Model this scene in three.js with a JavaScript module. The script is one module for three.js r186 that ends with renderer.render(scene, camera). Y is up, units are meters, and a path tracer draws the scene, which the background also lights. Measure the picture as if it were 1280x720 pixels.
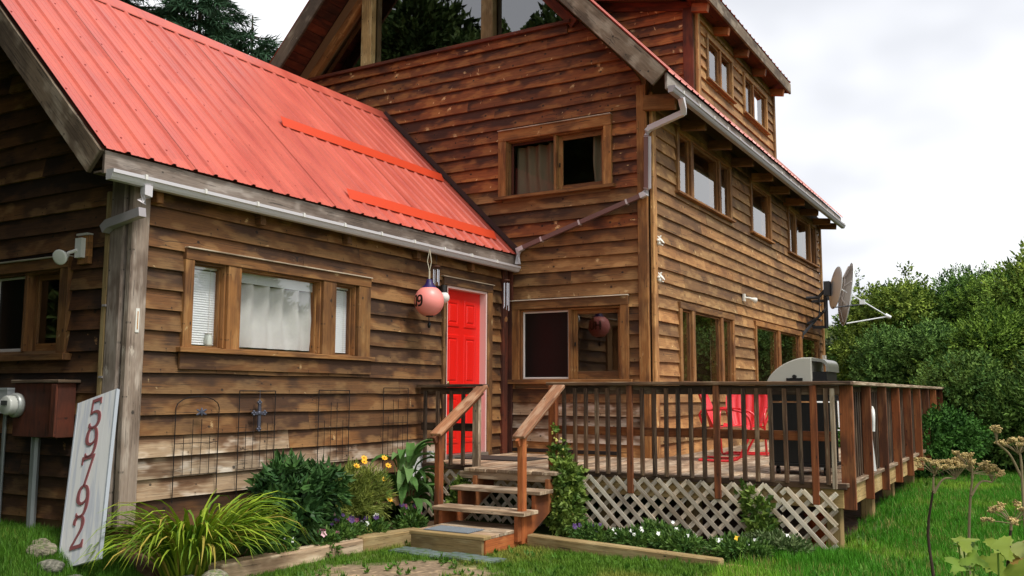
import * as THREE from 'three';
import { mergeGeometries } from 'three/addons/utils/BufferGeometryUtils.js';
import { FontLoader } from 'three/addons/loaders/FontLoader.js';
import { TextGeometry } from 'three/addons/geometries/TextGeometry.js';

// ---------------------------------------------------------------- camera, sky, sun, exposure
const scene = new THREE.Scene();
const camera = new THREE.PerspectiveCamera(34.946, 16 / 9, 0.1, 900);
camera.position.set(0, 1.5, 0);
camera.rotation.set(THREE.MathUtils.degToRad(6.532), THREE.MathUtils.degToRad(30.403), THREE.MathUtils.degToRad(0.184), 'YXZ');
const renderer = new THREE.WebGLRenderer({ antialias: true });
renderer.toneMapping = THREE.LinearToneMapping;
renderer.toneMappingExposure = 2.15;
renderer.shadowMap.enabled = true;

function mulberry(a) { return () => { a |= 0; a = a + 0x6D2B79F5 | 0; let t = Math.imul(a ^ a >>> 15, 1 | a); t = t + Math.imul(t ^ t >>> 7, 61 | t) ^ t; return ((t ^ t >>> 14) >>> 0) / 4294967296; }; }
const PERM = new Float32Array(65536); { const r = mulberry(77); for (let i = 0; i < 65536; i++) PERM[i] = r(); }
const hash2 = (x, y) => PERM[((x & 255) + ((y & 255) << 8) + (x * 131 & 0) ) & 65535];
function noise(x, y, px = 256) {            // value noise, periodic in x
  const xi = Math.floor(x), yi = Math.floor(y); let fx = x - xi, fy = y - yi;
  fx = fx * fx * (3 - 2 * fx); fy = fy * fy * (3 - 2 * fy);
  const a = ((xi % px) + px) % px, b = (a + 1) % px;
  const h00 = hash2(a, yi), h10 = hash2(b, yi), h01 = hash2(a, yi + 1), h11 = hash2(b, yi + 1);
  return h00 + (h10 - h00) * fx + (h01 - h00) * fy + (h00 - h10 - h01 + h11) * fx * fy;
}
function fbm(x, y, o = 4, px = 256) { let s = 0, a = 0.5, t = 0; for (let i = 0; i < o; i++) { s += a * noise(x, y + i * 37.3, px); t += a; x *= 2; y *= 2; px = Math.min(256, px * 2); a *= 0.5; } return s / t; }
const sstep = (a, b, x) => { const t = Math.min(1, Math.max(0, (x - a) / (b - a))); return t * t * (3 - 2 * t); };
const lerp = (a, b, t) => a + (b - a) * t;
const V = (x, y, z) => new THREE.Vector3(x, y, z);
const R = mulberry(20240);

{ // overcast sky: bright even cloud with soft grey undersides
  const W = 1024, H = 512, d = new Float32Array(W * H * 4);
  for (let j = 0; j < H; j++) for (let i = 0; i < W; i++) {
    const v = (j + 0.5) / H, up = Math.sin((v - 0.5) * Math.PI);
    const c = Math.max(0.12, up + 0.25), ang = i / W * Math.PI * 2;
    const X = Math.cos(ang) / c * Math.cos((v - .5) * Math.PI), Z = Math.sin(ang) / c * Math.cos((v - .5) * Math.PI);
    let n = fbm(X * 1.5 + 40, Z * 1.5 + 60, 5), m = fbm(X * 4 + 90, Z * 4 + 10, 4);
    const g = sstep(0.42, 0.72, n * 0.75 + m * 0.25);
    const L = lerp(0.56, 0.39, g);
    const k = (j * W + i) * 4;
    d[k] = L * lerp(0.985, 0.955, g); d[k + 1] = L * lerp(0.995, 0.985, g); d[k + 2] = L * lerp(1.02, 1.06, g); d[k + 3] = 1;
  }
  const t = new THREE.DataTexture(d, W, H, THREE.RGBAFormat, THREE.FloatType);
  t.mapping = THREE.EquirectangularReflectionMapping; t.magFilter = t.minFilter = THREE.LinearFilter; t.wrapS = THREE.RepeatWrapping; t.needsUpdate = true;
  scene.background = t; scene.environment = t;
}
const sun = new THREE.DirectionalLight(new THREE.Color(1, 0.955, 0.87), 1.35);
sun.position.set(-4 + 30, 50, -10 + 6); sun.target.position.set(-4, 0, -10);
sun.castShadow = true; sun.shadow.radius = 26; sun.shadow.mapSize.set(4096, 4096);
Object.assign(sun.shadow.camera, { left: -40, right: 40, top: 40, bottom: -40, near: 1, far: 150 });
scene.add(sun, sun.target);

// ---------------------------------------------------------------- helpers
const used = new Map();
function numbered(n) { const k = used.get(n) || 0; used.set(n, k + 1); return k ? `${n}_${String(k).padStart(3, '0')}` : n; }
const baseOf = new WeakMap();                                   // what to subtract from world places inside a group
function thing(name, label, category, pos = [0, 0, 0], group, turn = 0) {
  const o = new THREE.Group(); o.name = numbered(name); o.position.set(...pos); o.rotation.y = turn;
  o.userData = { label, category }; if (group) o.userData.group = group;
  scene.add(o); if (!turn) baseOf.set(o, V(...pos)); return o;
}
function part(parent, name) { const g = new THREE.Group(); g.name = name; parent.add(g); if (baseOf.has(parent)) baseOf.set(g, baseOf.get(parent)); return g; }
function mesh(parent, name, geo, m) { const o = new THREE.Mesh(geo, m); o.name = name; o.castShadow = o.receiveShadow = true; if (parent) parent.add(o); return o; }
function world(parent, o) { const b = baseOf.get(parent); if (b) o.position.sub(b); return o; }     // mesh made in world places
function tag(o, label, category, group, kind) { if (label) o.userData.label = label; if (category) o.userData.category = category; if (group) o.userData.group = group; if (kind) o.userData.kind = kind; o.castShadow = o.receiveShadow = true; return o; }
function solo(name, geo, m, label, category, group) { const o = mesh(scene, numbered(name), geo, m); return tag(o, label, category, group); }

// ---------------------------------------------------------------- wood
const SPAN = 8.4;
function tex(data, W, H, srgb) { const t = new THREE.DataTexture(data, W, H); t.wrapS = t.wrapT = THREE.RepeatWrapping; t.magFilter = THREE.LinearFilter; t.minFilter = THREE.LinearMipmapLinearFilter; t.generateMipmaps = true; if (srgb) t.colorSpace = THREE.SRGBColorSpace; t.needsUpdate = true; return t; }
function woodAtlas(seed, p, W = 2048, H = 512) {                // four boards side by side in v; u spans SPAN metres
  const r = mulberry(seed), d = new Uint8Array(W * H * 4), b = new Uint8Array(W * H * 4), rh = H / 4, U = 42;
  for (let row = 0; row < 4; row++) {
    const so = seed * 13.7 + row * 51.3, tone = 0.86 + r() * 0.28;
    const knots = [], chips = []; const nk = (p.knots ?? 5) * 2, nc = Math.round((p.peel ?? 0.3) * 24);
    for (let k = 0; k < nc; k++) chips.push([r() * SPAN, r() ** 1.6 * 0.9, 0.004 + r() ** 2 * 0.034, 0.006 + r() ** 2 * 0.034, (r() - 0.5) * 1.6]);
    for (let k = 0; k < nk; k++) knots.push([r() * SPAN, 0.12 + r() * 0.76, 0.008 + r() * 0.011, false, r() * 6.28]);
    for (let y = 0; y < rh; y++) for (let x = 0; x < W; x++) {
      const v = (y + 0.5) / rh, X = x / W * SPAN, xu = x / W * U;
      let vs = 0, core = 0, halo = 0;
      for (const K of knots) {
        let dx = Math.abs(X - K[0]); if (dx > SPAN / 2) dx = SPAN - dx; if (dx > 0.14) continue;
        const dv = (v - K[1]) * 0.18, q = Math.hypot(dx / (K[2] * 1.35), dv / K[2]);
        vs += Math.exp(-(dx * dx) / 0.0022) * Math.sign(dv) * 0.09 * Math.exp(-Math.abs(dv) * 26);
        if (q < 3) { const e = noise(X * 90 + so, v * 40) * 0.8; core = Math.max(core, 1 - sstep(0.6, 1.05, q + e * 0.3)); }
      }
      for (const C of chips) { let dx = X - C[0]; if (Math.abs(dx) > 0.07) continue; const dv = (v - C[1]) * 0.18; dx += dv * C[4]; const q = Math.hypot(dx / C[2], dv / C[3]); if (q < 1.6) halo = Math.max(halo, sstep(1.05, 0.75, q + (noise(X * 110 + so, v * 60) - 0.45) * 1.5)); }
      const nx = ((X % 0.61) + 0.61) % 0.61, nail = Math.hypot(nx - 0.3, (v - 0.16) * 0.18) < 0.0055 ? 0.35 : Math.abs(nx - 0.3) < 0.004 + 0.004 * noise(v * 30, so) && v < 0.16 && v > 0.02 ? 0.84 : 1;
      const vv = v + vs + (fbm(xu * 10 / 42 + 3, v * 2 + so, 2, 10) - 0.5) * 0.22;
      const g = noise(xu * 26 / 42, vv * 26 + so, 26), g2 = noise(xu * 2, vv * 92 + so, 84), g3 = noise(xu * 6, v * 110 + so, 252);
      const gr = g * 0.5 + g2 * 0.32 + g3 * 0.18;
      const big = fbm(xu * 20 / 42 + 1, v * 0.85 + so, 4, 20);
      let c0 = lerp(p.c1[0], p.c2[0], gr), c1 = lerp(p.c1[1], p.c2[1], gr), c2 = lerp(p.c1[2], p.c2[2], gr);
      const s = big + (v - 0.5) * (p.top ?? 0.2) + (gr - 0.5) * 0.14 + (noise(xu * 66 / 42, v * 3 + so, 66) - 0.5) * 0.1;
      let m = sstep((p.thr ?? 0.5) - 0.14, (p.thr ?? 0.5) + 0.18, s) * (p.stain ?? 0.6);
      c0 = lerp(c0, p.dark[0], m); c1 = lerp(c1, p.dark[1], m); c2 = lerp(c2, p.dark[2], m);
      const q = fbm(xu * 38 / 42 + 9, v * 2.2 + so + 30, 3, 38) + (0.5 - v) * (p.bot ?? 0.2) + (g2 - 0.5) * 0.14;
      m = sstep(0.52, 0.76, q) * (p.paleAmt ?? 0.5);
      c0 = lerp(c0, p.pale[0], m); c1 = lerp(c1, p.pale[1], m); c2 = lerp(c2, p.pale[2], m);
      if (halo) { c0 = lerp(c0, p.chip[0], halo * 0.88); c1 = lerp(c1, p.chip[1], halo * 0.88); c2 = lerp(c2, p.chip[2], halo * 0.88); }
      const crack = noise(xu * 0.5, vv * 46 + so + 80, 21) > 0.9 ? 0.62 : 1;
      const t = tone * crack * nail * (0.9 + 0.2 * g3) * lerp(1, 0.45, core);
      const k = ((row * rh + y) * W + x) * 4;
      d[k] = Math.min(255, c0 * t); d[k + 1] = Math.min(255, c1 * t); d[k + 2] = Math.min(255, c2 * t); d[k + 3] = 255;
      const h = 255 * (gr * 0.75 + 0.12) * (crack < 1 ? 0.35 : 1);
      b[k] = b[k + 1] = b[k + 2] = h; b[k + 3] = 255;
    }
  }
  return { map: tex(d, W, H, true), bump: tex(b, W, H, false) };
}
const tints = [[1, 1, 1], [0.82, 0.8, 0.78], [1.16, 1.13, 1.08], [0.93, 0.96, 0.98], [1.06, 0.98, 0.92], [0.72, 0.7, 0.68]];
function woodSet(seed, p, small) {
  const a = small ? woodAtlas(seed, p, 1024, 256) : woodAtlas(seed, p);
  return tints.map((c) => { const m = new THREE.MeshStandardMaterial({ map: a.map, bumpMap: a.bump, bumpScale: p.relief ?? 0.0022, roughness: p.rough ?? 0.8 }); m.color.setRGB(...c); return m; });
}
const W_ANNEX = woodSet(11, { c1: [134, 89, 47], c2: [102, 66, 34], dark: [60, 37, 21], pale: [176, 138, 90], chip: [196, 164, 118], thr: 0.48, stain: 0.74, top: 0.42, bot: 0.42, paleAmt: 0.45, knots: 4, peel: 0.15 });
const W_GREY = woodSet(12, { c1: [172, 152, 128], c2: [130, 106, 82], dark: [74, 46, 26], pale: [216, 206, 194], chip: [226, 216, 200], thr: 0.56, stain: 0.78, top: 0.42, bot: 0.3, paleAmt: 0.62, knots: 4, peel: 0.2 });
const W_GABLE = woodSet(13, { c1: [150, 86, 42], c2: [106, 56, 27], dark: [56, 27, 15], pale: [186, 128, 68], chip: [232, 200, 148], thr: 0.5, stain: 0.8, top: 0.34, bot: 0.34, paleAmt: 0.5, knots: 11, peel: 0.75 });
const W_SIDE = woodSet(14, { c1: [172, 127, 78], c2: [134, 93, 54], dark: [96, 62, 35], pale: [206, 164, 108], chip: [226, 196, 144], thr: 0.55, stain: 0.5, top: 0.3, bot: 0.3, paleAmt: 0.5, knots: 6, peel: 0.45 });
const W_TRIM = woodSet(15, { c1: [172, 120, 64], c2: [132, 86, 44], dark: [84, 52, 28], pale: [200, 156, 100], chip: [206, 176, 128], thr: 0.56, stain: 0.6, top: 0.1, bot: 0.1, paleAmt: 0.4, knots: 2, peel: 0.2 }, true);
const W_BARGE = woodSet(16, { c1: [142, 124, 104], c2: [100, 80, 62], dark: [64, 50, 38], pale: [178, 164, 146], chip: [190, 176, 152], thr: 0.52, stain: 0.62, top: 0, bot: 0, paleAmt: 0.55, knots: 3, peel: 0.1 }, true);
const W_DECK = woodSet(17, { c1: [176, 156, 132], c2: [128, 106, 84], dark: [86, 66, 50], pale: [204, 190, 168], chip: [206, 190, 166], thr: 0.55, stain: 0.55, top: 0, bot: 0, paleAmt: 0.5, knots: 3, peel: 0.1 }, true);
const W_CEDAR = woodSet(18, { c1: [170, 98, 50], c2: [124, 66, 32], dark: [72, 38, 21], pale: [190, 130, 78], chip: [200, 150, 90], thr: 0.55, stain: 0.7, top: 0.05, bot: 0, paleAmt: 0.4, knots: 2, peel: 0.1 }, true);
const W_BALUSTER = woodSet(19, { c1: [108, 82, 58], c2: [74, 52, 36], dark: [44, 30, 21], pale: [156, 140, 116], chip: [150, 130, 100], thr: 0.5, stain: 0.7, top: 0, bot: 0, paleAmt: 0.5, knots: 1, peel: 0 }, true);
const W_LATTICE = woodSet(20, { c1: [230, 219, 200], c2: [200, 186, 164], dark: [124, 100, 76], pale: [224, 216, 204], chip: [224, 216, 200], thr: 0.6, stain: 0.5, top: 0, bot: 0, paleAmt: 0.5, knots: 1, peel: 0 }, true);
const W_TREATED = woodSet(21, { c1: [198, 172, 118], c2: [156, 126, 80], dark: [104, 84, 50], pale: [214, 196, 150], chip: [214, 196, 150], thr: 0.58, stain: 0.5, top: 0, bot: 0, paleAmt: 0.4, knots: 2, peel: 0.1 }, true);
const W_RED = woodSet(22, { c1: [126, 60, 34], c2: [88, 38, 22], dark: [50, 24, 15], pale: [150, 86, 50], chip: [180, 120, 80], thr: 0.52, stain: 0.6, top: 0, bot: 0, paleAmt: 0.3, knots: 2, peel: 0.2 }, true);
const W_DARK = woodSet(24, { c1: [98, 62, 34], c2: [68, 41, 22], dark: [36, 20, 11], pale: [126, 86, 48], chip: [150, 110, 70], thr: 0.48, stain: 0.85, top: 0.3, bot: 0.3, paleAmt: 0.35, knots: 4, peel: 0.3 }, true);  // darker boards that put the wing gable's shade into the wood colour
const W_RAIL = woodSet(25, { c1: [170, 122, 88], c2: [128, 82, 54], dark: [84, 54, 38], pale: [186, 158, 132], chip: [190, 160, 130], thr: 0.55, stain: 0.55, top: 0, bot: 0, paleAmt: 0.55, knots: 2, peel: 0.1 }, true);
const W_POST = woodSet(23, { c1: [150, 137, 127], c2: [116, 101, 90], dark: [78, 63, 54], pale: [184, 174, 166], chip: [170, 160, 150], thr: 0.54, stain: 0.6, top: 0, bot: 0, paleAmt: 0.5, knots: 2, peel: 0.1 }, true);
const pick = (a, n = a.length) => a[Math.floor(R() * n)];

// box with chamfered edges; u runs along its length in metres, v across one board of the atlas
const beamCache = new Map();
function beamGeo(L, W, T, ch, variant) {
  const key = [L, W, T, ch].map((q) => q.toFixed(3)).join() + '|' + variant; if (beamCache.has(key)) return beamCache.get(key);
  const row = variant % 4, off = (variant * 0.377) % 1, h = [L / 2, W / 2, T / 2], pos = [], uv = [];
  const vert = (s, a) => [0, 1, 2].map((i) => s[i] * (i === a ? h[i] : h[i] - ch));
  const push = (pts) => {
    const c = [0, 1, 2].map((i) => pts.reduce((q, p) => q + p[i], 0) / pts.length);
    const e1 = [0, 1, 2].map((i) => pts[1][i] - pts[0][i]), e2 = [0, 1, 2].map((i) => pts[2][i] - pts[0][i]);
    const n = [e1[1] * e2[2] - e1[2] * e2[1], e1[2] * e2[0] - e1[0] * e2[2], e1[0] * e2[1] - e1[1] * e2[0]];
    if (n[0] * c[0] + n[1] * c[1] + n[2] * c[2] < 0) pts.reverse();
    const ax = Math.abs(n[0]) / (W * T), ay = Math.abs(n[1]) / (L * T), az = Math.abs(n[2]) / (L * W);
    const A = [Math.abs(n[0]), Math.abs(n[1]), Math.abs(n[2])];
    const f = A[2] >= A[1] && A[2] >= A[0] * 0.99 ? 2 : A[1] >= A[0] ? 1 : 0;
    const tri = pts.length === 4 ? [0, 1, 2, 0, 2, 3] : [0, 1, 2];
    for (const k of tri) {
      const p = pts[k]; pos.push(...p);
      const u = f === 0 ? p[1] / SPAN : p[0] / SPAN, v = f === 2 ? (p[1] + h[1]) / W : f === 1 ? (p[2] + h[2]) / Math.max(T, W) : (p[2] + h[2]) / Math.max(T, 0.1);
      uv.push(u + off, (row + 0.03 + 0.94 * Math.min(1, v)) / 4);
    }
  };
  const S = [-1, 1];
  for (let a = 0; a < 3; a++) for (const s of S) {
    const b = (a + 1) % 3, c = (a + 2) % 3, pts = [[-1, -1], [1, -1], [1, 1], [-1, 1]].map(([x, y]) => { const g = [0, 0, 0]; g[a] = s; g[b] = x; g[c] = y; return vert(g, a); });
    push(pts);
  }
  if (ch > 0) {
    for (let a = 0; a < 3; a++) { const b = (a + 1) % 3, c = (a + 2) % 3; for (const sa of S) for (const sb of S) { const g = (x) => { const q = [0, 0, 0]; q[a] = sa; q[b] = sb; q[c] = x; return q; }; push([vert(g(-1), a), vert(g(-1), b), vert(g(1), b), vert(g(1), a)]); } }
    for (const x of S) for (const y of S) for (const z of S) push([0, 1, 2].map((a) => vert([x, y, z], a)));
  }
  const g = new THREE.BufferGeometry(); g.setAttribute('position', new THREE.Float32BufferAttribute(pos, 3)); g.setAttribute('uv', new THREE.Float32BufferAttribute(uv, 2)); g.computeVertexNormals();
  beamCache.set(key, g); return g;
}
const mtx = new THREE.Matrix4();
// a straight piece from p0 to p1: W is measured along `up`, T across it
function beam(parent, name, p0, p1, W, T, mats, { up = [0, 1, 0], ch = 0.004, n } = {}) {
  const a = V(...p0), b = V(...p1), x = b.clone().sub(a), L = x.length(); x.normalize();
  const z = x.clone().cross(V(...up)).normalize(), y = z.clone().cross(x);
  const o = mesh(parent, name, beamGeo(L, W, T, Math.min(ch, T / 3, W / 3), n ?? Math.floor(R() * 12)), Array.isArray(mats) ? pick(mats, 5) : mats);
  o.quaternion.setFromRotationMatrix(mtx.makeBasis(x, y, z)); o.position.copy(a).add(b).multiplyScalar(0.5);
  return world(parent, o);
}
const std = (c, o = {}) => { const m = new THREE.MeshStandardMaterial({ roughness: 0.6, ...o }); m.color.set(c); return m; };
// tube with a rectangular or round section along points
function sweep(pts, w, h, round) {
  const P = pts.map((p) => V(...p)), ring = [], n = round ? 8 : 4;
  for (let i = 0; i < n; i++) { const a = round ? i / n * Math.PI * 2 : Math.PI / 4 + i * Math.PI / 2; ring.push([Math.cos(a) * w / 2 * (round ? 1 : Math.SQRT2), Math.sin(a) * h / 2 * (round ? 1 : Math.SQRT2)]); }
  const pos = [], put = (A, B) => { for (let i = 0; i < n; i++) { const j = (i + 1) % n; for (const q of [A[i], A[j], B[j], A[i], B[j], B[i]]) pos.push(q.x, q.y, q.z); } };
  const rings = P.map((p, k) => {
    const t = V(0, 0, 0); if (k > 0) t.add(p.clone().sub(P[k - 1]).normalize()); if (k < P.length - 1) t.add(P[k + 1].clone().sub(p).normalize()); t.normalize();
    const ref = Math.abs(t.y) > 0.96 ? V(1, 0, 0) : V(0, 1, 0), x = ref.clone().cross(t).normalize(), y = t.clone().cross(x);
    const bend = k > 0 && k < P.length - 1 ? 1 / Math.max(0.6, t.dot(P[k + 1].clone().sub(p).normalize())) : 1;
    return ring.map(([a, b]) => p.clone().addScaledVector(x, a).addScaledVector(y, b * bend));
  });
  for (let k = 0; k + 1 < rings.length; k++) put(rings[k], rings[k + 1]);
  for (const [rg, f] of [[rings[0], 1], [rings[rings.length - 1], -1]]) for (let i = 1; i + 1 < n; i++) for (const q of f > 0 ? [rg[0], rg[i + 1], rg[i]] : [rg[0], rg[i], rg[i + 1]]) pos.push(q.x, q.y, q.z);
  const g = new THREE.BufferGeometry(); g.setAttribute('position', new THREE.Float32BufferAttribute(pos, 3)); g.setAttribute('uv', new THREE.Float32BufferAttribute(new Float32Array(pos.length / 3 * 2), 2)); g.computeVertexNormals(); return g;
}
const bare = (g) => { const q = g.index ? g.toNonIndexed() : g; for (const k of Object.keys(q.attributes)) if (!['position', 'normal', 'uv'].includes(k)) q.deleteAttribute(k); return q; };
const join = (list) => mergeGeometries(list.map(bare));
const boxG = (w, h, d, x = 0, y = 0, z = 0) => new THREE.BoxGeometry(w, h, d).translate(x, y, z);
const cylG = (r0, r1, h, n = 12, x = 0, y = 0, z = 0) => new THREE.CylinderGeometry(r0, r1, h, n).translate(x, y, z);
// ---------------------------------------------------------------- ground
function G(x, z) {
  let h = 0.3 * sstep(-6.0, -6.9, x) * sstep(-9, -5, z);
  h += 0.16 * sstep(-9.5, -12.5, z) * sstep(-4, -1.5, x);
  h += 4.2 * sstep(-26, -52, z) + 3 * sstep(12, 60, x);
  h += (fbm(x * 0.5 + 50, z * 0.5 + 50, 3) - 0.5) * 0.07;
  return h;
}
const bare_ = (x, z) => {                               // how worn the turf is: a trodden patch by the steps
  const d = Math.hypot((x + 4.7) / 1.15, (z + 6.2) / 0.75);
  return sstep(1.15, 0.55, d + (fbm(x * 2.3 + 9, z * 2.3, 4) - 0.5) * 1.5);
};
{
  const N = 1024, d = new Uint8Array(N * N * 4), bmp = new Uint8Array(N * N * 4);
  for (let j = 0; j < N; j++) for (let i = 0; i < N; i++) {
    const x = -12 + 18 * (i + 0.5) / N, z = 2 - 18 * (j + 0.5) / N, k = (j * N + i) * 4;
    const w = bare_(x, z), f = noise(x * 42, z * 42), f2 = fbm(x * 5, z * 5 + 40, 4), peb = noise(x * 26 + 70, z * 26);
    const soil = [118 + 50 * f + 40 * f2, 100 + 44 * f + 34 * f2, 76 + 40 * f + 28 * f2], green = [52 + 34 * f2, 74 + 36 * f2, 22 + 12 * f];
    const st = peb > 0.8 ? 1.25 : 1;
    const bed = (x < -5.75 && x > -6.65 && z < -4.95 && z > -9.1) || (x > -4.6 && x < -1.9 && z < -8.05) ? 1 : 0, earth = [70 + 40 * f2, 52 + 30 * f2, 36 + 22 * f]; for (let c = 0; c < 3; c++) d[k + c] = bed ? earth[c] * (0.8 + 0.4 * f) : Math.min(255, lerp(green[c], soil[c] * 0.86 * st, w));
    d[k + 3] = 255; bmp[k] = bmp[k + 1] = bmp[k + 2] = 255 * (0.5 * f + 0.5 * (peb > 0.8 ? 1 : peb * 0.5)); bmp[k + 3] = 255;
  }
  const m = new THREE.MeshStandardMaterial({ map: tex(d, N, N, true), bumpMap: tex(bmp, N, N, false), bumpScale: 0.012, roughness: 0.95 });
  const g = new THREE.PlaneGeometry(18, 18, 120, 120); g.rotateX(-Math.PI / 2); g.translate(-3, 0, -7);
  const p = g.attributes.position; for (let i = 0; i < p.count; i++) p.setY(i, G(p.getX(i), p.getZ(i)));
  g.computeVertexNormals();
  const lawn = mesh(scene, 'lawn', g, m); lawn.userData.kind = 'structure';
  const g2 = new THREE.PlaneGeometry(420, 420, 210, 210); g2.rotateX(-Math.PI / 2); g2.translate(-10, 0, -30);
  const q = g2.attributes.position; for (let i = 0; i < q.count; i++) { const x = q.getX(i), z = q.getZ(i); q.setY(i, G(x, z) - 0.03 - 0.22 * sstep(11, 8.5, Math.max(Math.abs(x + 3), Math.abs(z + 7)))); }
  g2.computeVertexNormals();
  const far = std(0x4f5a26, { roughness: 1 }); const t = mesh(scene, 'ground', g2, far); t.userData.kind = 'structure';
}

// ---------------------------------------------------------------- the house
const XA = -6.61, ZG = -11.15, XM = -4.45, ZA = -4.95, ZB = -21.55;   // wing wall, main gable, main side wall, wing gable, back
const house = thing('house', 'brown lap-sided two-storey wooden house with red metal roof and low wing', 'house', [-8, 0, -13]);
const wallMat = std(0x8a6a48, { roughness: 0.95 });
// walls are built flat in (s, y) with the outside towards +z, then turned into place
function wall(turn, x, z) { const w = new THREE.Group(); w.name = 'wall'; house.add(w); w.rotation.y = turn; w.position.set(x + 8, 0, z + 13); return w; }
function sheath(w, pts, holes, depth = 0.12) {
  const s = new THREE.Shape(pts.map((p) => new THREE.Vector2(...p)));
  for (const h of holes) s.holes.push(new THREE.Path((h.poly || [[h.s0, h.y0], [h.s1, h.y0], [h.s1, h.y1], [h.s0, h.y1]]).map((p) => new THREE.Vector2(...p))));
  const g = new THREE.ExtrudeGeometry(s, { depth, bevelEnabled: false }); g.translate(0, 0, -depth - 0.002);
  mesh(w, 'sheathing', g, wallMat);
}
const E = 0.179;
function boardGeo(cells, ya, seed, row, off) {
  const pos = [], uv = [];
  const out = (y) => 0.006 + 0.032 * (1 - (y - ya) / E);
  const P = (s, y, n) => [s, y, n];
  const quad = (a, b, c, d) => { for (const q of [a, b, c, a, c, d]) { pos.push(q[0], q[1], q[2]); uv.push(q[0] / SPAN + off, (row + 0.03 + 0.94 * Math.min(1, Math.max(0, (q[1] - ya) / E))) / 4); } };
  for (const c of cells) {
    const L = Math.max(c.b0, c.b1) - Math.min(c.a0, c.a1), n = Math.max(1, Math.round(L / 0.42)), col = [];
    for (let k = 0; k <= n; k++) {
      const t = k / n, s0 = lerp(c.a0, c.b0, t), s1 = lerp(c.a1, c.b1, t), low = c.lo <= ya + 0.001;
      const wob = low ? ((noise(s0 * (0.8 + seed % 1.7) + seed, seed * 3.1) - 0.5) * 0.024 + (noise(s0 * 6 + seed, seed) - 0.5) * 0.008) * (0.08 + 0.75 * ((seed * 7.3) % 1)) : 0;
      const bow = low ? (noise(s0 * 2.6 + seed * 2, 7) - 0.35) * 0.016 * ((seed * 3.1) % 1) : 0;
      col.push([P(s0, c.lo + wob, out(c.lo) + bow), P(s1, c.hi + (c.full ? 0.014 : 0), Math.max(0.004, out(c.hi))), P(s0, c.lo + wob, 0)]);
    }
    for (let k = 0; k < n; k++) { quad(col[k][0], col[k + 1][0], col[k + 1][1], col[k][1]); quad(col[k][2], col[k + 1][2], col[k + 1][0], col[k][0]); }
    const e0 = col[0], e1 = col[n]; quad(e0[2], e0[0], e0[1], [e0[1][0], e0[1][1], 0]); quad(e1[0], e1[2], [e1[1][0], e1[1][1], 0], e1[1]);
  }
  const g = new THREE.BufferGeometry(); g.setAttribute('position', new THREE.Float32BufferAttribute(pos, 3)); g.setAttribute('uv', new THREE.Float32BufferAttribute(uv, 2)); g.computeVertexNormals(); return g;
}
function siding(w, { y0, y1, left, right, holes = [], mats, seed }) {
  const r = mulberry(seed); let k = 0;
  for (let ya = y0; ya < y1 - 0.01; ya += E, k++) {
    const yb = Math.min(ya + E, y1), L0 = left(ya), L1 = left(yb), R0 = right(ya), R1 = right(yb);
    if (R0 - L0 < 0.05 && R1 - L1 < 0.05) continue;
    const cuts = []; let q = Math.max(L0, L1) + 0.8 + r() * 3.6; while (q < Math.min(R0, R1) - 0.6) { cuts.push(q); q += 2.4 + r() * 2.6; }
    const edges = [null, ...cuts, null];
    for (let i = 0; i + 1 < edges.length; i++) {
      const a0 = edges[i] ?? L0, a1 = edges[i] ?? L1, b0 = (edges[i + 1] ?? R0 + 0.002) - 0.002, b1 = (edges[i + 1] ?? R1 + 0.002) - 0.002;
      // split at the sides of openings
      const at = new Set(); for (const h of holes) if (h.y0 < yb - 0.004 && h.y1 > ya + 0.004) for (const s of [h.s0, h.s1]) if (s > Math.max(a0, a1) + 0.004 && s < Math.min(b0, b1) - 0.004) at.add(s);
      const xs = [null, ...[...at].sort((p, t) => p - t), null]; let run = [], runs = [];
      for (let j = 0; j + 1 < xs.length; j++) {
        const c = { a0: xs[j] ?? a0, a1: xs[j] ?? a1, b0: xs[j + 1] ?? b0, b1: xs[j + 1] ?? b1, lo: ya, hi: yb, full: true }, mid = (c.a0 + c.b0 + c.a1 + c.b1) / 4; let gone = false;
        for (const h of holes) if (h.y0 < yb - 0.004 && h.y1 > ya + 0.004 && mid > h.s0 && mid < h.s1) {
          if (h.y0 <= ya + 0.004 && h.y1 >= yb - 0.004) gone = true; else if (h.y0 <= ya + 0.004) { c.lo = h.y1; } else { c.hi = h.y0; c.full = false; }
        }
        if (gone) { if (run.length) runs.push(run); run = []; } else run.push(c);
      }
      if (run.length) runs.push(run);
      for (const cells of runs) {
        const sd = r() * 200, g = boardGeo(cells, ya, sd, Math.floor(r() * 4), r());
        mesh(w, 'siding_board', g, mats(ya, (cells[0].a0 + cells[cells.length - 1].b0) / 2, r));
      }
    }
  }
}
// window materials
const glass = new THREE.MeshPhysicalMaterial({ color: 0xffffff, transmission: 1, thickness: 0, roughness: 0.012, ior: 2.1 });
const glassClear = new THREE.MeshPhysicalMaterial({ color: 0xc8c8c4, transmission: 1, thickness: 0, roughness: 0.012, ior: 1.35 });
const glassSide = new THREE.MeshPhysicalMaterial({ color: 0xffffff, transmission: 1, thickness: 0, roughness: 0.012, ior: 3.4 });
const glassDark = new THREE.MeshPhysicalMaterial({ color: 0x6d7a78, transmission: 1, thickness: 0, roughness: 0.01, ior: 3.0 });
const screenMat = new THREE.MeshPhysicalMaterial({ color: 0x2c2a28, transmission: 0.6, thickness: 0, roughness: 0.3, ior: 1.3 });
const whiteTrim = std(0xe6e2dc, { roughness: 0.45 }), blackMetal = std(0x16130f, { roughness: 0.5 });
const lp = (w, n, s0, y0, s1, y1, W, T, z, mats, opt = {}) => beam(w, n, [s0, y0, z], [s1, y1, z], W, T, mats, opt);
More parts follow.
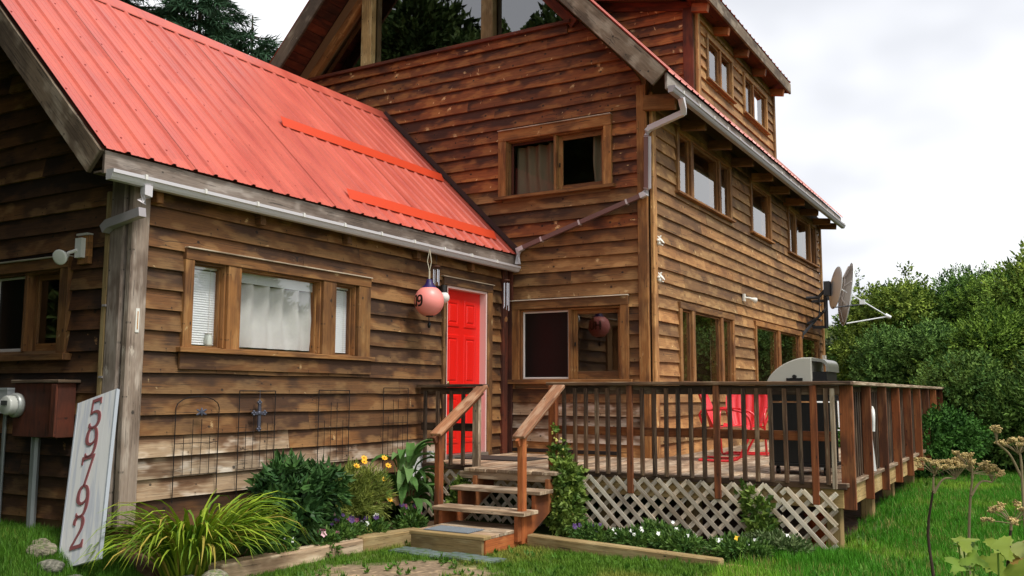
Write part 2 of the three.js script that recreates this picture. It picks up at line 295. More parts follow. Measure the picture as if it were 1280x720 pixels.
// frame pieces round one rectangular light, set back by `deep`; pieces sit inside the hole
function light(win, h, { deep = 0.07, sash = 0.035, mats = W_TRIM, pane = glass, sashMat, bottom } = {}) {
  const z = -deep, sm = sashMat || mats, b = bottom ?? sash;
  // reveal boards lining the opening
  beam(win, 'jamb', [h.s0 + 0.01, h.y0, -0.045], [h.s0 + 0.01, h.y1, -0.045], 0.02, 0.13, mats, { up: [1, 0, 0], ch: 0.002 });
  beam(win, 'jamb', [h.s1 - 0.01, h.y0, -0.045], [h.s1 - 0.01, h.y1, -0.045], 0.02, 0.13, mats, { up: [1, 0, 0], ch: 0.002 });
  beam(win, 'head_jamb', [h.s0 + 0.02, h.y1 - 0.01, -0.045], [h.s1 - 0.02, h.y1 - 0.01, -0.045], 0.02, 0.13, mats, { ch: 0.002 });
  const a = h.s0 + 0.02, c = h.s1 - 0.02, y0 = h.y0, y1 = h.y1 - 0.02;
  if (sash > 0) {
    beam(win, 'sash_stile', [a + sash / 2, y0, z], [a + sash / 2, y1, z], sash, 0.03, sm, { up: [1, 0, 0] });
    beam(win, 'sash_stile', [c - sash / 2, y0, z], [c - sash / 2, y1, z], sash, 0.03, sm, { up: [1, 0, 0] });
    beam(win, 'sash_rail', [a + sash, y1 - sash / 2, z], [c - sash, y1 - sash / 2, z], sash, 0.03, sm);
    beam(win, 'sash_rail', [a + sash, y0 + b / 2, z], [c - sash, y0 + b / 2, z], b, 0.03, sm);
  }
  const g = new THREE.PlaneGeometry(c - a - sash * 2 + 0.01, y1 - y0 - sash - b + 0.01); g.translate((a + c) / 2, (y0 + b + y1 - sash) / 2, z - 0.004);
  mesh(win, 'pane', g, pane);
}
const wpart = (w) => { const g = new THREE.Group(); g.name = 'window'; house.add(g); g.position.copy(w.position); g.rotation.copy(w.rotation); return g; };
const cut = (o, k = 0.02) => ({ s0: o.s0 + k, s1: o.s1 - k, y0: o.y0 + k, y1: o.y1 - k });
// casing around a whole window: outer rectangle o, face proud of the boards
function casing(win, o, wl, wr, wt, mats, { sill = 0.05, head = 0, apron = 0, z = 0.03, T = 0.06 } = {}) {
  lp(win, 'casing', o.s0 + wl / 2, o.y0, o.s0 + wl / 2, o.y1 - wt, wl, T, z, mats, { up: [1, 0, 0] });
  lp(win, 'casing', o.s1 - wr / 2, o.y0, o.s1 - wr / 2, o.y1 - wt, wr, T, z, mats, { up: [1, 0, 0] });
  lp(win, 'head_casing', o.s0 - head, o.y1 - wt / 2, o.s1 + head, o.y1 - wt / 2, wt, T + 0.006, z + 0.002, mats);
  if (head >= 0) lp(win, 'drip_cap', o.s0 - head, o.y1 + 0.006, o.s1 + head, o.y1 + 0.006, 0.012, T + 0.03, z + 0.01, W_LATTICE, { ch: 0.002 });
  if (sill) lp(win, 'sill', o.s0 - 0.05, o.y0 - sill / 2, o.s1 + 0.05, o.y0 - sill / 2, sill, 0.13, 0.035, mats);
  if (apron) lp(win, 'apron', o.s0 - 0.02, o.y0 - sill - apron / 2, o.s1 + 0.03, o.y0 - sill - apron / 2, apron, 0.03, 0.045, W_ANNEX[1]);
}
const mixed = (a, b, p) => (y, s, r) => (r() < p ? a : b)[Math.floor(r() * 5)];

// --- wing: long wall with window and door (s = -z)
const doorHole = { s0: 9.55, s1: 10.52, y0: 0.66, y1: 2.86 };
{
  const w = wall(Math.PI / 2, XA, 0), o = { s0: 5.46, s1: 8.03, y0: 1.89, y1: 2.77 };
  sheath(w, [[5.0, 0.2], [11.12, 0.2], [11.12, 3.42], [5.0, 3.42]], [{ s0: 5.57, s1: 5.96, y0: 1.9, y1: 2.67 }, { s0: 6.12, s1: 7.26, y0: 1.9, y1: 2.67 }, { s0: 7.46, s1: 7.82, y0: 1.9, y1: 2.67 }, doorHole]);
  siding(w, { y0: 0.59, y1: 3.36, left: () => 5.06, right: () => 11.12, holes: [{ s0: 5.5, s1: 7.98, y0: 1.7, y1: 2.74 }, { s0: 9.5, s1: 10.6, y0: 0.5, y1: 2.93 }], seed: 5,
    mats: (y, s, r) => { const g = y < 0.95 ? (s < 8 ? 0.85 : 0.3) : y < 1.2 ? (s < 7 ? 0.55 : 0.12) : 0; const dk = Math.floor(r() * 5); return (r() < g ? W_GREY : W_ANNEX)[dk]; } });
  // foundation skirt under the lowest board
  lp(w, 'skirt_board', 5.06, 0.45, 11.1, 0.45, 0.27, 0.02, 0.004, W_ANNEX[1]);
  const win = wpart(w); casing(win, o, 0.1, 0.2, 0.1, W_TRIM, { sill: 0.045, head: 0.0, apron: 0.15 });
  for (const [a, b] of [[5.96, 6.12], [7.26, 7.46]]) lp(win, 'mullion', (a + b) / 2, o.y0, (a + b) / 2, o.y1 - 0.1, b - a, 0.05, 0.03, W_TRIM, { up: [1, 0, 0] });
  const y0 = 1.9, y1 = 2.67;
  light(win, { s0: 5.57, s1: 5.96, y0, y1 }, { sash: 0.012, deep: 0.045 }); light(win, { s0: 6.12, s1: 7.26, y0, y1 }, { sash: 0.008, deep: 0.045 }); light(win, { s0: 7.46, s1: 7.82, y0, y1 }, { sash: 0.012, deep: 0.045 });
  // corner board and inner corner trim
  lp(w, 'corner_board', 4.98, 0.4, 4.98, 3.36, 0.17, 0.07, 0.03, W_POST[2], { up: [1, 0, 0], ch: 0.01 });
  lp(w, 'corner_trim', 10.98, 0.62, 10.98, 3.36, 0.13, 0.05, 0.04, W_RED, { up: [1, 0, 0] });
  // door: casing, white jamb, red six-panel slab
  const d = new THREE.Group(); d.name = 'door'; house.add(d); d.position.copy(w.position); d.rotation.copy(w.rotation);
  lp(d, 'casing', 9.51, 0.66, 9.51, 2.86, 0.075, 0.05, 0.036, W_ANNEX[5], { up: [1, 0, 0] }); lp(d, 'casing', 10.585, 0.66, 10.585, 2.86, 0.12, 0.05, 0.036, W_TRIM, { up: [1, 0, 0] });
  lp(d, 'head_casing', 9.47, 2.91, 10.65, 2.91, 0.1, 0.055, 0.038, W_ANNEX[1]); lp(d, 'drip_cap', 9.44, 2.967, 10.68, 2.967, 0.012, 0.08, 0.035, W_LATTICE, { ch: 0.002 });
  const jm = std(0xe9c9c2, { roughness: 0.5 });
  mesh(d, 'jamb', boxG(0.03, 2.2, 0.15, 9.565, 1.76, -0.03), jm); mesh(d, 'jamb', boxG(0.03, 2.2, 0.15, 10.505, 1.76, -0.03), jm); mesh(d, 'head_jamb', boxG(0.91, 0.03, 0.15, 10.035, 2.845, -0.03), jm);
  mesh(d, 'threshold', boxG(0.91, 0.05, 0.2, 10.035, 0.695, 0), std(0x8f8a82, { metalness: 0.6, roughness: 0.45 }));
  const red = new THREE.MeshPhysicalMaterial({ roughness: 0.38, clearcoat: 0.25, clearcoatRoughness: 0.3 }); red.color.setRGB(0.84, 0.012, 0.006);
  // slab with raised moulding
  const sx0 = 9.58, sx1 = 10.49, sy0 = 0.725, sy1 = 2.83, zs = -0.075, list = [boxG(sx1 - sx0, sy1 - sy0, 0.045, (sx0 + sx1) / 2, (sy0 + sy1) / 2, zs)];
  mesh(d, 'slab', list[0], red);
  for (const [a, b] of [[9.69, 9.97], [10.1, 10.38]]) for (const [y, z] of [[0.86, 1.46], [1.6, 2.24], [2.36, 2.7]]) {
    const sh = new THREE.Shape([[a, y], [b, y], [b, z], [a, z]].map((p) => new THREE.Vector2(...p))), k = 0.035; sh.holes.push(new THREE.Path([[a + k, y + k], [b - k, y + k], [b - k, z - k], [a + k, z - k]].map((p) => new THREE.Vector2(...p))));
    const mg = new THREE.ExtrudeGeometry(sh, { depth: 0.004, bevelSize: 0.008, bevelThickness: 0.007, bevelSegments: 2 }); mg.translate(0, 0, zs + 0.0225);
    const pg = new THREE.ExtrudeGeometry(new THREE.Shape([[a + 0.07, y + 0.07], [b - 0.07, y + 0.07], [b - 0.07, z - 0.07], [a + 0.07, z - 0.07]].map((p) => new THREE.Vector2(...p))), { depth: 0.003, bevelSize: 0.015, bevelThickness: 0.008, bevelSegments: 1 }); pg.translate(0, 0, zs + 0.0225);
    mesh(d, 'door_panel', join([mg, pg]), red);
  }
  mesh(d, 'door_knob', join([cylG(0.03, 0.03, 0.01, 14).rotateX(Math.PI / 2).translate(9.66, 1.62, zs + 0.028), new THREE.SphereGeometry(0.028, 14, 10).translate(9.66, 1.62, zs + 0.07), cylG(0.012, 0.012, 0.05, 10).rotateX(Math.PI / 2).translate(9.66, 1.62, zs + 0.045)]), std(0x9c8a5c, { metalness: 1, roughness: 0.3 }));
}
// --- wing gable (s = x), in the shade of its rake
const annexRoof = (x) => 3.45 - 0.98 * (Math.abs(x + 8.91) - 2.45);
{
  const w = wall(0, 0, ZA), hole = { s0: -8.62, s1: -7.5, y0: 1.86, y1: 2.58 };
  sheath(w, [[-11.2, 0.2], [-6.65, 0.2], [-6.65, 3.3], [-8.91, 5.55], [-11.2, 3.3]], [hole]);
  siding(w, { y0: 0.41, y1: 5.5, left: (y) => Math.max(-11.2, -8.91 - (5.56 - y) / 0.98), right: (y) => Math.min(-6.85, -8.91 + (5.56 - y) / 0.98), holes: [{ s0: -8.68, s1: -7.44, y0: 1.8, y1: 2.66 }], seed: 9, mats: (y, s, r) => (r() < 0.62 ? W_DARK : W_ANNEX)[Math.floor(r() * 5)] });  // dark set mixed in to deepen the wall's shade by colour
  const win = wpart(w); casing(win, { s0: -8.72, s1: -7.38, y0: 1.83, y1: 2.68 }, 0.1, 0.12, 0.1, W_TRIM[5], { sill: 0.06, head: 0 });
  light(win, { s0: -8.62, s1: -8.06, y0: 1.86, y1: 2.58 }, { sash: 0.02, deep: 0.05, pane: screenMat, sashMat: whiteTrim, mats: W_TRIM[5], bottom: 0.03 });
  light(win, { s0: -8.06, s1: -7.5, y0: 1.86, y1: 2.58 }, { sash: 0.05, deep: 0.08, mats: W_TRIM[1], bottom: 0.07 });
  lp(w, 'corner_board', -6.735, 0.4, -6.735, 3.3, 0.18, 0.07, 0.035, W_POST[0], { up: [1, 0, 0], ch: 0.01 });
  lp(w, 'corner_batten', -6.86, 0.55, -6.86, 3.2, 0.06, 0.05, 0.045, W_TREATED[1], { up: [1, 0, 0], ch: 0.006 });
}
// --- main gable (s = x)
const mainRoof = (x) => 9.87 - 1.07 * Math.abs(x + 8);
const sillY = 6.71;
const glassTop = (x) => 9.28 - 1.07 * Math.abs(x + 8);
{
  const w = wall(0, 0, ZG);
  const o1 = { s0: -6.75, s1: -4.96, y0: 4.3, y1: 5.27 }, o2 = { s0: -6.52, s1: -4.74, y0: 1.68, y1: 2.78 };
  const h1 = { s0: -6.62, s1: -5.06, y0: 4.31, y1: 5.12 }, h2 = { s0: -6.39, s1: -4.86, y0: 1.69, y1: 2.65 };
  const gx = (y) => (9.28 - y) / 1.07;
  sheath(w, [[-11.5, 0.2], [-4.47, 0.2], [-4.47, 6.0], [-8, 9.77], [-11.5, 6.02]], [h1, h2, { poly: [[-8 - gx(6.74), 6.74], [-8 + gx(6.74), 6.74], [-8, 9.2]] }]);
  const left = (y) => (y > 5.7 ? -8 - Math.min(3.5, (9.42 - y) / 1.07) : Math.min(-6.6, -6.47 - (y - 3.45) / 0.98 - 0.2));
  siding(w, { y0: 0.66, y1: 6.66, left, right: (y) => Math.min(-4.54, -8 + (9.42 - y) / 1.07), holes: [{ s0: -6.7, s1: -5.0, y0: 4.22, y1: 5.24 }, { s0: -6.48, s1: -4.78, y0: 1.56, y1: 2.75 }], seed: 21,
    mats: (y, s, r) => { const i = Math.floor(r() * 5); return y < 1.3 ? (r() < 0.75 ? W_GREY : W_SIDE)[i] : y < 3.4 ? (r() < 0.62 ? W_ANNEX : W_SIDE)[r() < 0.5 ? 4 : i] : y < 4.4 ? (r() < 0.55 ? W_GABLE : W_ANNEX)[i] : W_GABLE[i]; } });
  // narrow boards right of the triangular glass up to the rake
  siding(w, { y0: 6.66, y1: 8.0, left: (y) => -8 + gx(y) + 0.1, right: (y) => -8 + (9.42 - y) / 1.07 + 0.0, seed: 22, mats: (y, s, r) => W_GABLE[Math.floor(r() * 5)] });
  const win = wpart(w); casing(win, o1, 0.13, 0.12, 0.15, W_TRIM, { sill: 0.045, head: 0 });
  light(win, { s0: -6.62, s1: -5.84, y0: 4.31, y1: 5.12 }, { sash: 0.035, deep: 0.08, sashMat: W_RED[5], pane: glassClear });
  light(win, { s0: -5.84, s1: -5.06, y0: 4.31, y1: 5.12 }, { sash: 0.07, deep: 0.06, bottom: 0.075, pane: glassClear });
  mesh(win, 'latch', boxG(0.012, 0.06, 0.02, -5.79, 4.68, -0.035), blackMetal);
  const win2 = wpart(w); casing(win2, o2, 0.12, 0.12, 0.12, W_TRIM, { sill: 0.06, head: 0 });
  light(win2, { s0: -6.39, s1: -5.62, y0: 1.69, y1: 2.65 }, { sash: 0.024, deep: 0.03, sashMat: whiteTrim, pane: screenMat });
  light(win2, { s0: -5.62, s1: -4.86, y0: 1.69, y1: 2.65 }, { sash: 0.06, deep: 0.07, bottom: 0.1 });
  mesh(win2, 'latch', boxG(0.014, 0.05, 0.025, -5.565, 2.16, -0.04), blackMetal);
  // triangular window with two posts
  const tri = wpart(w); const zt = -0.06;
  const panes = [[-8 - gx(6.76) + 0.02, -9.25], [-9.25, -6.95], [-6.95, -8 + gx(6.76) - 0.02]];
  for (const [a, b] of panes) { const pts = [[a, 6.74], [b, 6.74], [b, glassTop(b)]]; if (a < -8 && b > -8) pts.push([-8, glassTop(-8)]); pts.push([a, glassTop(a)]); mesh(tri, 'pane', new THREE.ShapeGeometry(new THREE.Shape(pts.map((p) => new THREE.Vector2(...p)))).translate(0, 0, zt), glassDark); }
  for (const x of [-9.25, -6.95]) lp(tri, 'mullion', x, 6.72, x, glassTop(x), 0.21, 0.13, 0.015, W_TREATED[x < -9 ? 1 : 5], { up: [1, 0, 0], ch: 0.012 });
  lp(tri, 'sill', -10.46, 6.7, -5.56, 6.7, 0.05, 0.14, 0.03, W_RED); lp(tri, 'apron', -10.4, 6.61, -5.62, 6.61, 0.13, 0.03, 0.04, W_GABLE);
  for (const s of [-1, 1]) { const f = (t, dy) => [-8 + s * t, 9.28 - 1.07 * t + dy, 0.03]; beam(tri, 'casing', f(0, 0.05), f(2.5, 0.05), 0.13, 0.09, s < 0 ? W_TRIM : W_RED, { up: [s * 1.07, 1, 0] }); }
  lp(w, 'corner_board', -4.52, 0.64, -4.52, 5.6, 0.14, 0.05, 0.04, W_TRIM, { up: [1, 0, 0], ch: 0.006 });
  lp(w, 'corner_trim', -6.55, 0.66, -6.55, 3.3, 0.09, 0.05, 0.04, W_RED, { up: [1, 0, 0] });
  lp(w, 'base_flashing', -6.5, 0.72, -4.9, 0.72, 0.05, 0.012, 0.05, std(0x1c1815));
}
// --- main side wall and dormer wall (s = -z, same plane)
const triple = (win, ls, y0, y1) => { ls.forEach(([a, b], i) => { light(win, { s0: a, s1: b, y0, y1 }, { deep: -0.012, sash: 0.012, pane: glassSide }); if (i) { const p = ls[i - 1][1]; lp(win, 'mullion', (p + a) / 2, y0, (p + a) / 2, y1, a - p, 0.055, 0.03, W_TRIM, { up: [1, 0, 0] }); } }); };
{
  const w = wall(Math.PI / 2, XM, 0);
  const sets = [
    { ls: [[12.2, 12.68], [12.8, 14.02], [14.12, 14.6]], y0: 4.34, y1: 5.2 },
    { ls: [[15.92, 17.1]], y0: 4.34, y1: 5.2 },
    { ls: [[18.6, 19.08], [19.18, 20.4], [20.5, 20.96]], y0: 4.34, y1: 5.2 },
    { ls: [[12.2, 12.62], [12.74, 13.96], [14.08, 14.56]], y0: 1.66, y1: 2.68 },
    { ls: [[15.98, 17.46], [17.62, 19.2], [19.38, 20.94]], y0: 1.66, y1: 2.68 },
  ];
  const holes = [], cuts = [];
  for (const q of sets) { for (const [a, b] of q.ls) holes.push({ s0: a, s1: b, y0: q.y0, y1: q.y1 }); cuts.push({ s0: q.ls[0][0] - 0.05, s1: q.ls[q.ls.length - 1][1] + 0.05, y0: q.y0 - 0.03, y1: q.y1 + 0.05 }); }
  sheath(w, [[11.29, 0.2], [21.5, 0.2], [21.5, 5.95], [11.29, 5.95]], holes);
  siding(w, { y0: 0.66, y1: 5.44, left: () => 11.28, right: () => 21.46, holes: cuts, seed: 31, mats: (y, s, r) => (r() < 0.06 ? W_ANNEX : W_SIDE)[Math.floor(r() * 5)] });
  for (const q of sets) {
    const win = wpart(w), a = q.ls[0][0], b = q.ls[q.ls.length - 1][1];
    casing(win, { s0: a - 0.09, s1: b + 0.09, y0: q.y0, y1: q.y1 + 0.09 }, 0.09, 0.09, 0.09, W_TRIM, { sill: 0.035, head: -0.001 }); triple(win, q.ls, q.y0, q.y1);
  }
  lp(w, 'corner_board', 11.21, 0.64, 11.21, 5.5, 0.13, 0.05, 0.04, W_SIDE[2], { up: [1, 0, 0], ch: 0.006 });
  lp(w, 'corner_board', 21.5, 0.64, 21.5, 5.5, 0.1, 0.05, 0.04, W_SIDE[0], { up: [1, 0, 0], ch: 0.006 });
  // dormer front wall
  const dw = wall(Math.PI / 2, XM, 0), dsets = [[[13.63, 14.22], [14.28, 14.86]], [[15.65, 16.14], [16.21, 17.05]]];
  const dh = dsets.flat().map(([a, b]) => ({ s0: a, s1: b, y0: 6.43, y1: 7.1 }));
  sheath(dw, [[13.1, 5.9], [17.68, 5.9], [17.68, 7.48], [13.1, 7.48]], dh);
  siding(dw, { y0: 6.02, y1: 7.44, left: () => 13.12, right: () => 17.66, holes: dsets.map((q) => ({ s0: q[0][0] - 0.05, s1: q[1][1] + 0.05, y0: 6.4, y1: 7.14 })), seed: 35, mats: (y, s, r) => W_SIDE[[0, 2, 4, 2][Math.floor(r() * 4)]] });
  for (const q of dsets) { const win = wpart(dw); casing(win, { s0: q[0][0] - 0.07, s1: q[1][1] + 0.07, y0: 6.43, y1: 7.17 }, 0.07, 0.07, 0.07, W_SIDE, { sill: 0.03, head: -0.001 }); triple(win, q, 6.43, 7.1); }
  lp(dw, 'corner_board', 13.15, 6.0, 13.15, 7.45, 0.1, 0.05, 0.04, W_SIDE[2], { up: [1, 0, 0] }); lp(dw, 'corner_board', 17.64, 6.0, 17.64, 7.45, 0.09, 0.05, 0.04, W_SIDE[0], { up: [1, 0, 0] });
  // dormer cheek facing the front
  const cw = wall(0, 0, -13.1), top = (x) => 7.5 - 0.2 * (x - XM);
  sheath(cw, [[-4.5, 5.9], [-4.5, top(-4.5)], [-7.2, top(-7.2)], [-6.9, 8.5]], [], 0.1);
  siding(cw, { y0: 6.02, y1: 8.0, left: (y) => -8 + (9.87 - y) / 1.07 - 0.15, right: (y) => Math.min(-4.58, XM - (y - 7.5) / 0.2 - 0.01), seed: 37, mats: (y, s, r) => W_GABLE[Math.floor(r() * 5)] });
  lp(cw, 'corner_board', -4.53, 5.98, -4.53, 7.42, 0.16, 0.05, 0.04, W_RED[1], { up: [1, 0, 0] });
  beam(cw, 'frieze_board', [-4.4, top(-4.4) - 0.07, 0.04], [-6.6, top(-6.6) - 0.07, 0.04], 0.14, 0.04, W_RED);
}
// --- back and far walls, floors (close the house)
{
  const w = wall(Math.PI, 0, -21.5); sheath(w, [[4.47, 0.2], [11.5, 0.2], [11.5, 5.6], [8, 9.4], [4.47, 5.6]], []);
  const w2 = wall(-Math.PI / 2, -11.55, 0); sheath(w2, [[-21.4, 0.2], [-11.2, 0.2], [-11.2, 5.5], [-21.4, 5.5]], []);
  const w3 = wall(-Math.PI / 2, -11.2, 0); sheath(w3, [[-11.1, 0.2], [-4.95, 0.2], [-4.95, 3.4], [-11.1, 3.4]], []);
  const fl = std(0x7a5a3a, { roughness: 0.7 });
  for (const [x0, x1, z0, z1, y] of [[-11.4, -4.6, -21.35, -11.3, 0.6], [-11.4, -4.6, -21.35, -11.3, 3.4], [-11.05, -6.75, -11.1, -5.1, 0.6], [-11.4, -4.6, -21.35, -11.3, 5.9], [-11.05, -6.75, -11.1, -5.1, 3.05]]) world(house, mesh(house, 'floor', boxG(x1 - x0, 0.1, z1 - z0, (x0 + x1) / 2, y, (z0 + z1) / 2), fl));
  // room partitions seen through the lower window
  world(house, mesh(house, 'partition', boxG(6.7, 2.6, 0.1, -8, 2.0, -14.2), std(0x7d5c40, { roughness: 0.8 })));
  world(house, mesh(house, 'partition', boxG(6.7, 2.3, 0.1, -8, 4.6, -13.4), std(0x8a7a68, { roughness: 0.9 })));
  world(house, mesh(house, 'interior_door', boxG(0.42, 2.0, 0.05, -6.12, 1.7, -11.75), std(0xb4532c, { roughness: 0.6 })));
}
// ---------------------------------------------------------------- roofs
function metalTex(seed) {                               // coated steel: faint chalking and grime specks
  const N = 512, d = new Uint8Array(N * N * 4), q = new Uint8Array(N * N * 4);
  for (let j = 0; j < N; j++) for (let i = 0; i < N; i++) {
    const a = fbm(i / 64, j / 200 + seed, 4, 8), b = noise(i / 3, j / 3, 170), s = (noise(i / 1.5 + 5, j / 1.5) > 0.95 ? 0.8 : 1) * (1 - 0.06 * sstep(0.58, 0.8, fbm(i / 9, j / 170 + 9, 3, 56))), k = (j * N + i) * 4;
    const v = (0.9 + 0.13 * (a - 0.5) + 0.06 * (b - 0.5)) * s; d[k] = 255 * Math.min(1, v); d[k + 1] = 255 * Math.min(1, v * (0.94 + 0.12 * a)); d[k + 2] = 255 * Math.min(1, v * (0.97 + 0.08 * a)); d[k + 3] = 255;
    q[k] = q[k + 1] = q[k + 2] = 255 * (0.62 + 0.36 * (a - 0.5) + 0.1 * b); q[k + 3] = 255;
  }
  return [tex(d, N, N, true), tex(q, N, N, false)];
}
const [mMap, mRough] = metalTex(3);
const roofMats = [1, 0.96, 1.03].map((k) => { const m = new THREE.MeshPhysicalMaterial({ map: mMap, roughnessMap: mRough, roughness: 0.62, specularIntensity: 1, ior: 1.55, side: THREE.DoubleSide }); m.color.setRGB(0.71 * k, 0.126 * k, 0.08 * k); return m; });
const guardMat = new THREE.MeshPhysicalMaterial({ roughness: 0.45, side: THREE.DoubleSide }); guardMat.color.setRGB(0.72, 0.07, 0.024);
const sheetCache = new Map();
function sheetGeo(w, len) {
  const key = w.toFixed(3) + len.toFixed(3); if (sheetCache.has(key)) return sheetCache.get(key);
  const P = [[0, 0.019]]; for (let r = 0; r < w + 0.01; r += 0.2286) { if (r > 0) P.push([r - 0.03, 0], [r - 0.013, 0.019]); P.push([Math.min(w, r + 0.013), 0.019], [Math.min(w, r + 0.03), 0]); if (r + 0.2286 < w + 0.01) { P.push([r + 0.085, 0], [r + 0.092, 0.0025], [r + 0.102, 0.0025], [r + 0.109, 0]); P.push([r + 0.142, 0], [r + 0.149, 0.0025], [r + 0.159, 0.0025], [r + 0.166, 0]); } }
  const Q = P.filter((p, i) => p[0] <= w + 1e-6 && (i === 0 || p[0] > P[i - 1][0] + 1e-6)); if (Q[Q.length - 1][0] < w - 1e-4) Q.push([w, 0]);
  const pos = [], uv = [];
  for (let i = 0; i + 1 < Q.length; i++) { const [a, h] = Q[i], [b, k] = Q[i + 1]; for (const [x, y, z] of [[a, h, 0], [a, h, len], [b, k, len], [a, h, 0], [b, k, len], [b, k, 0]]) { pos.push(x, y, z); uv.push(x * 0.6, z * 0.6); } }
  const g = new THREE.BufferGeometry(); g.setAttribute('position', new THREE.Float32BufferAttribute(pos, 3)); g.setAttribute('uv', new THREE.Float32BufferAttribute(uv, 2)); g.computeVertexNormals(); sheetCache.set(key, g); return g;
}
// slope: from a ridge line point down; `right` slopes fall to +x, their sheets run from z0 to z1 (z falls)
const screwM = std(0xb04a42, { roughness: 0.5 });
const screwG = cylG(0.008, 0.009, 0.006, 6);
function slope(roof, ridge, z0, z1, len, angle, right, screws) {
  const x = V(0, 0, right ? -1 : 1), y = V((right ? 1 : -1) * Math.sin(angle), Math.cos(angle), 0), z = x.clone().cross(y), q = new THREE.Quaternion().setFromRotationMatrix(mtx.makeBasis(x, y, z));
  const total = z0 - z1; let k = 0;
  for (let a = 0; a < total - 0.02; a += 0.9144, k++) {
    const w = Math.min(0.9144, total - a), o = mesh(roof, 'roof_sheet', sheetGeo(w, len), roofMats[(k * 2 + (k % 4 === 3)) % 3]); o.quaternion.copy(q);
    o.position.set(ridge[0], ridge[1], right ? z0 - a : z1 + a).addScaledVector(y, 0.012 + (k % 2) * 0.004); world(roof, o);
    if (screws) { const gs = []; for (let r = 0.05; r < w; r += 0.2286) for (let t = 0.12; t < len; t += 0.62) gs.push(screwG.clone().translate(r, 0.006, t)); if (gs.length) { const s = mesh(roof, 'roof_screws', join(gs), screwM); s.quaternion.copy(q); s.position.copy(o.position); s.userData.kind = 'stuff'; } }
  }
  const d = mesh(roof, 'roof_deck', boxG(total - 0.03, 0.03, len - 0.03, total / 2, -0.02, (len - 0.03) / 2), W_RED[5]); d.quaternion.copy(q); d.position.set(ridge[0], ridge[1], right ? z0 : z1); world(roof, d);
}
const angA = Math.atan(0.98), angM = Math.atan(1.07), angD = Math.atan(0.2);
const flat = (pts) => { const pos = [], uv = []; for (const [a, b, c, d] of pts) for (const q of [a, b, c, a, c, d]) { pos.push(...q); uv.push(q[2] * 0.6, q[1] * 0.6); } const g = new THREE.BufferGeometry(); g.setAttribute('position', new THREE.Float32BufferAttribute(pos, 3)); g.setAttribute('uv', new THREE.Float32BufferAttribute(uv, 2)); g.computeVertexNormals(); return g; };
function cap(roof, x, y, z0, z1, slopeK, w = 0.16) {      // folded ridge cap resting on the ribs
  const a = [x - w, y - slopeK * w + 0.03], b = [x, y + 0.05], c = [x + w, y - slopeK * w + 0.03], d = [x + w + 0.003, c[1] - 0.014], e = [x - w - 0.003, a[1] - 0.014];
  const strip = (p, q) => [[p[0], p[1], z0], [q[0], q[1], z0], [q[0], q[1], z1], [p[0], p[1], z1]];
  world(roof, mesh(roof, 'ridge_cap', flat([strip(e, a), strip(a, b), strip(b, c), strip(c, d)]), roofMats[2]));
}
const steel = std(0xd8d3d6, { metalness: 0.25, roughness: 0.42 }), steelOld = std(0xa9a2a4, { metalness: 0.3, roughness: 0.5 }), maroon = std(0x7a5a55, { roughness: 0.5 });
function gutter(x, y, z0, z1, mat_) {
  const g = part(house, 'gutter');
  const s = new THREE.Shape([[0, 0.1], [0, 0], [0.07, 0], [0.085, 0.022], [0.098, 0.055], [0.112, 0.062], [0.112, 0.095], [0.106, 0.095], [0.106, 0.066], [0.093, 0.058], [0.08, 0.025], [0.067, 0.006], [0.006, 0.006], [0.006, 0.1]].map((p) => new THREE.Vector2(...p)));
  const t = new THREE.ExtrudeGeometry(s, { depth: z0 - z1, bevelEnabled: false, steps: 1 }); t.scale(0.85, 0.85, 1); t.translate(x, y, z1); world(g, mesh(g, 'trough', t, mat_));
  const c = new THREE.ExtrudeGeometry(new THREE.Shape([[0, 0.1], [0, 0], [0.07, 0], [0.085, 0.022], [0.098, 0.055], [0.112, 0.062], [0.112, 0.095]].map((p) => new THREE.Vector2(...p))), { depth: 0.006, bevelEnabled: false });
  for (const z of [z0, z1 - 0.006]) world(g, mesh(g, 'end_cap', c.clone().scale(0.85, 0.85, 1).translate(x, y, z), mat_));
  for (let z = z0 - 0.3; z > z1 + 0.1; z -= 0.62) world(g, mesh(g, 'hanger', join([boxG(0.012, 0.04, 0.022, x + 0.1, y + 0.07, z), boxG(0.1, 0.006, 0.022, x + 0.05, y + 0.09, z)]), whiteTrim));
  return g;
}
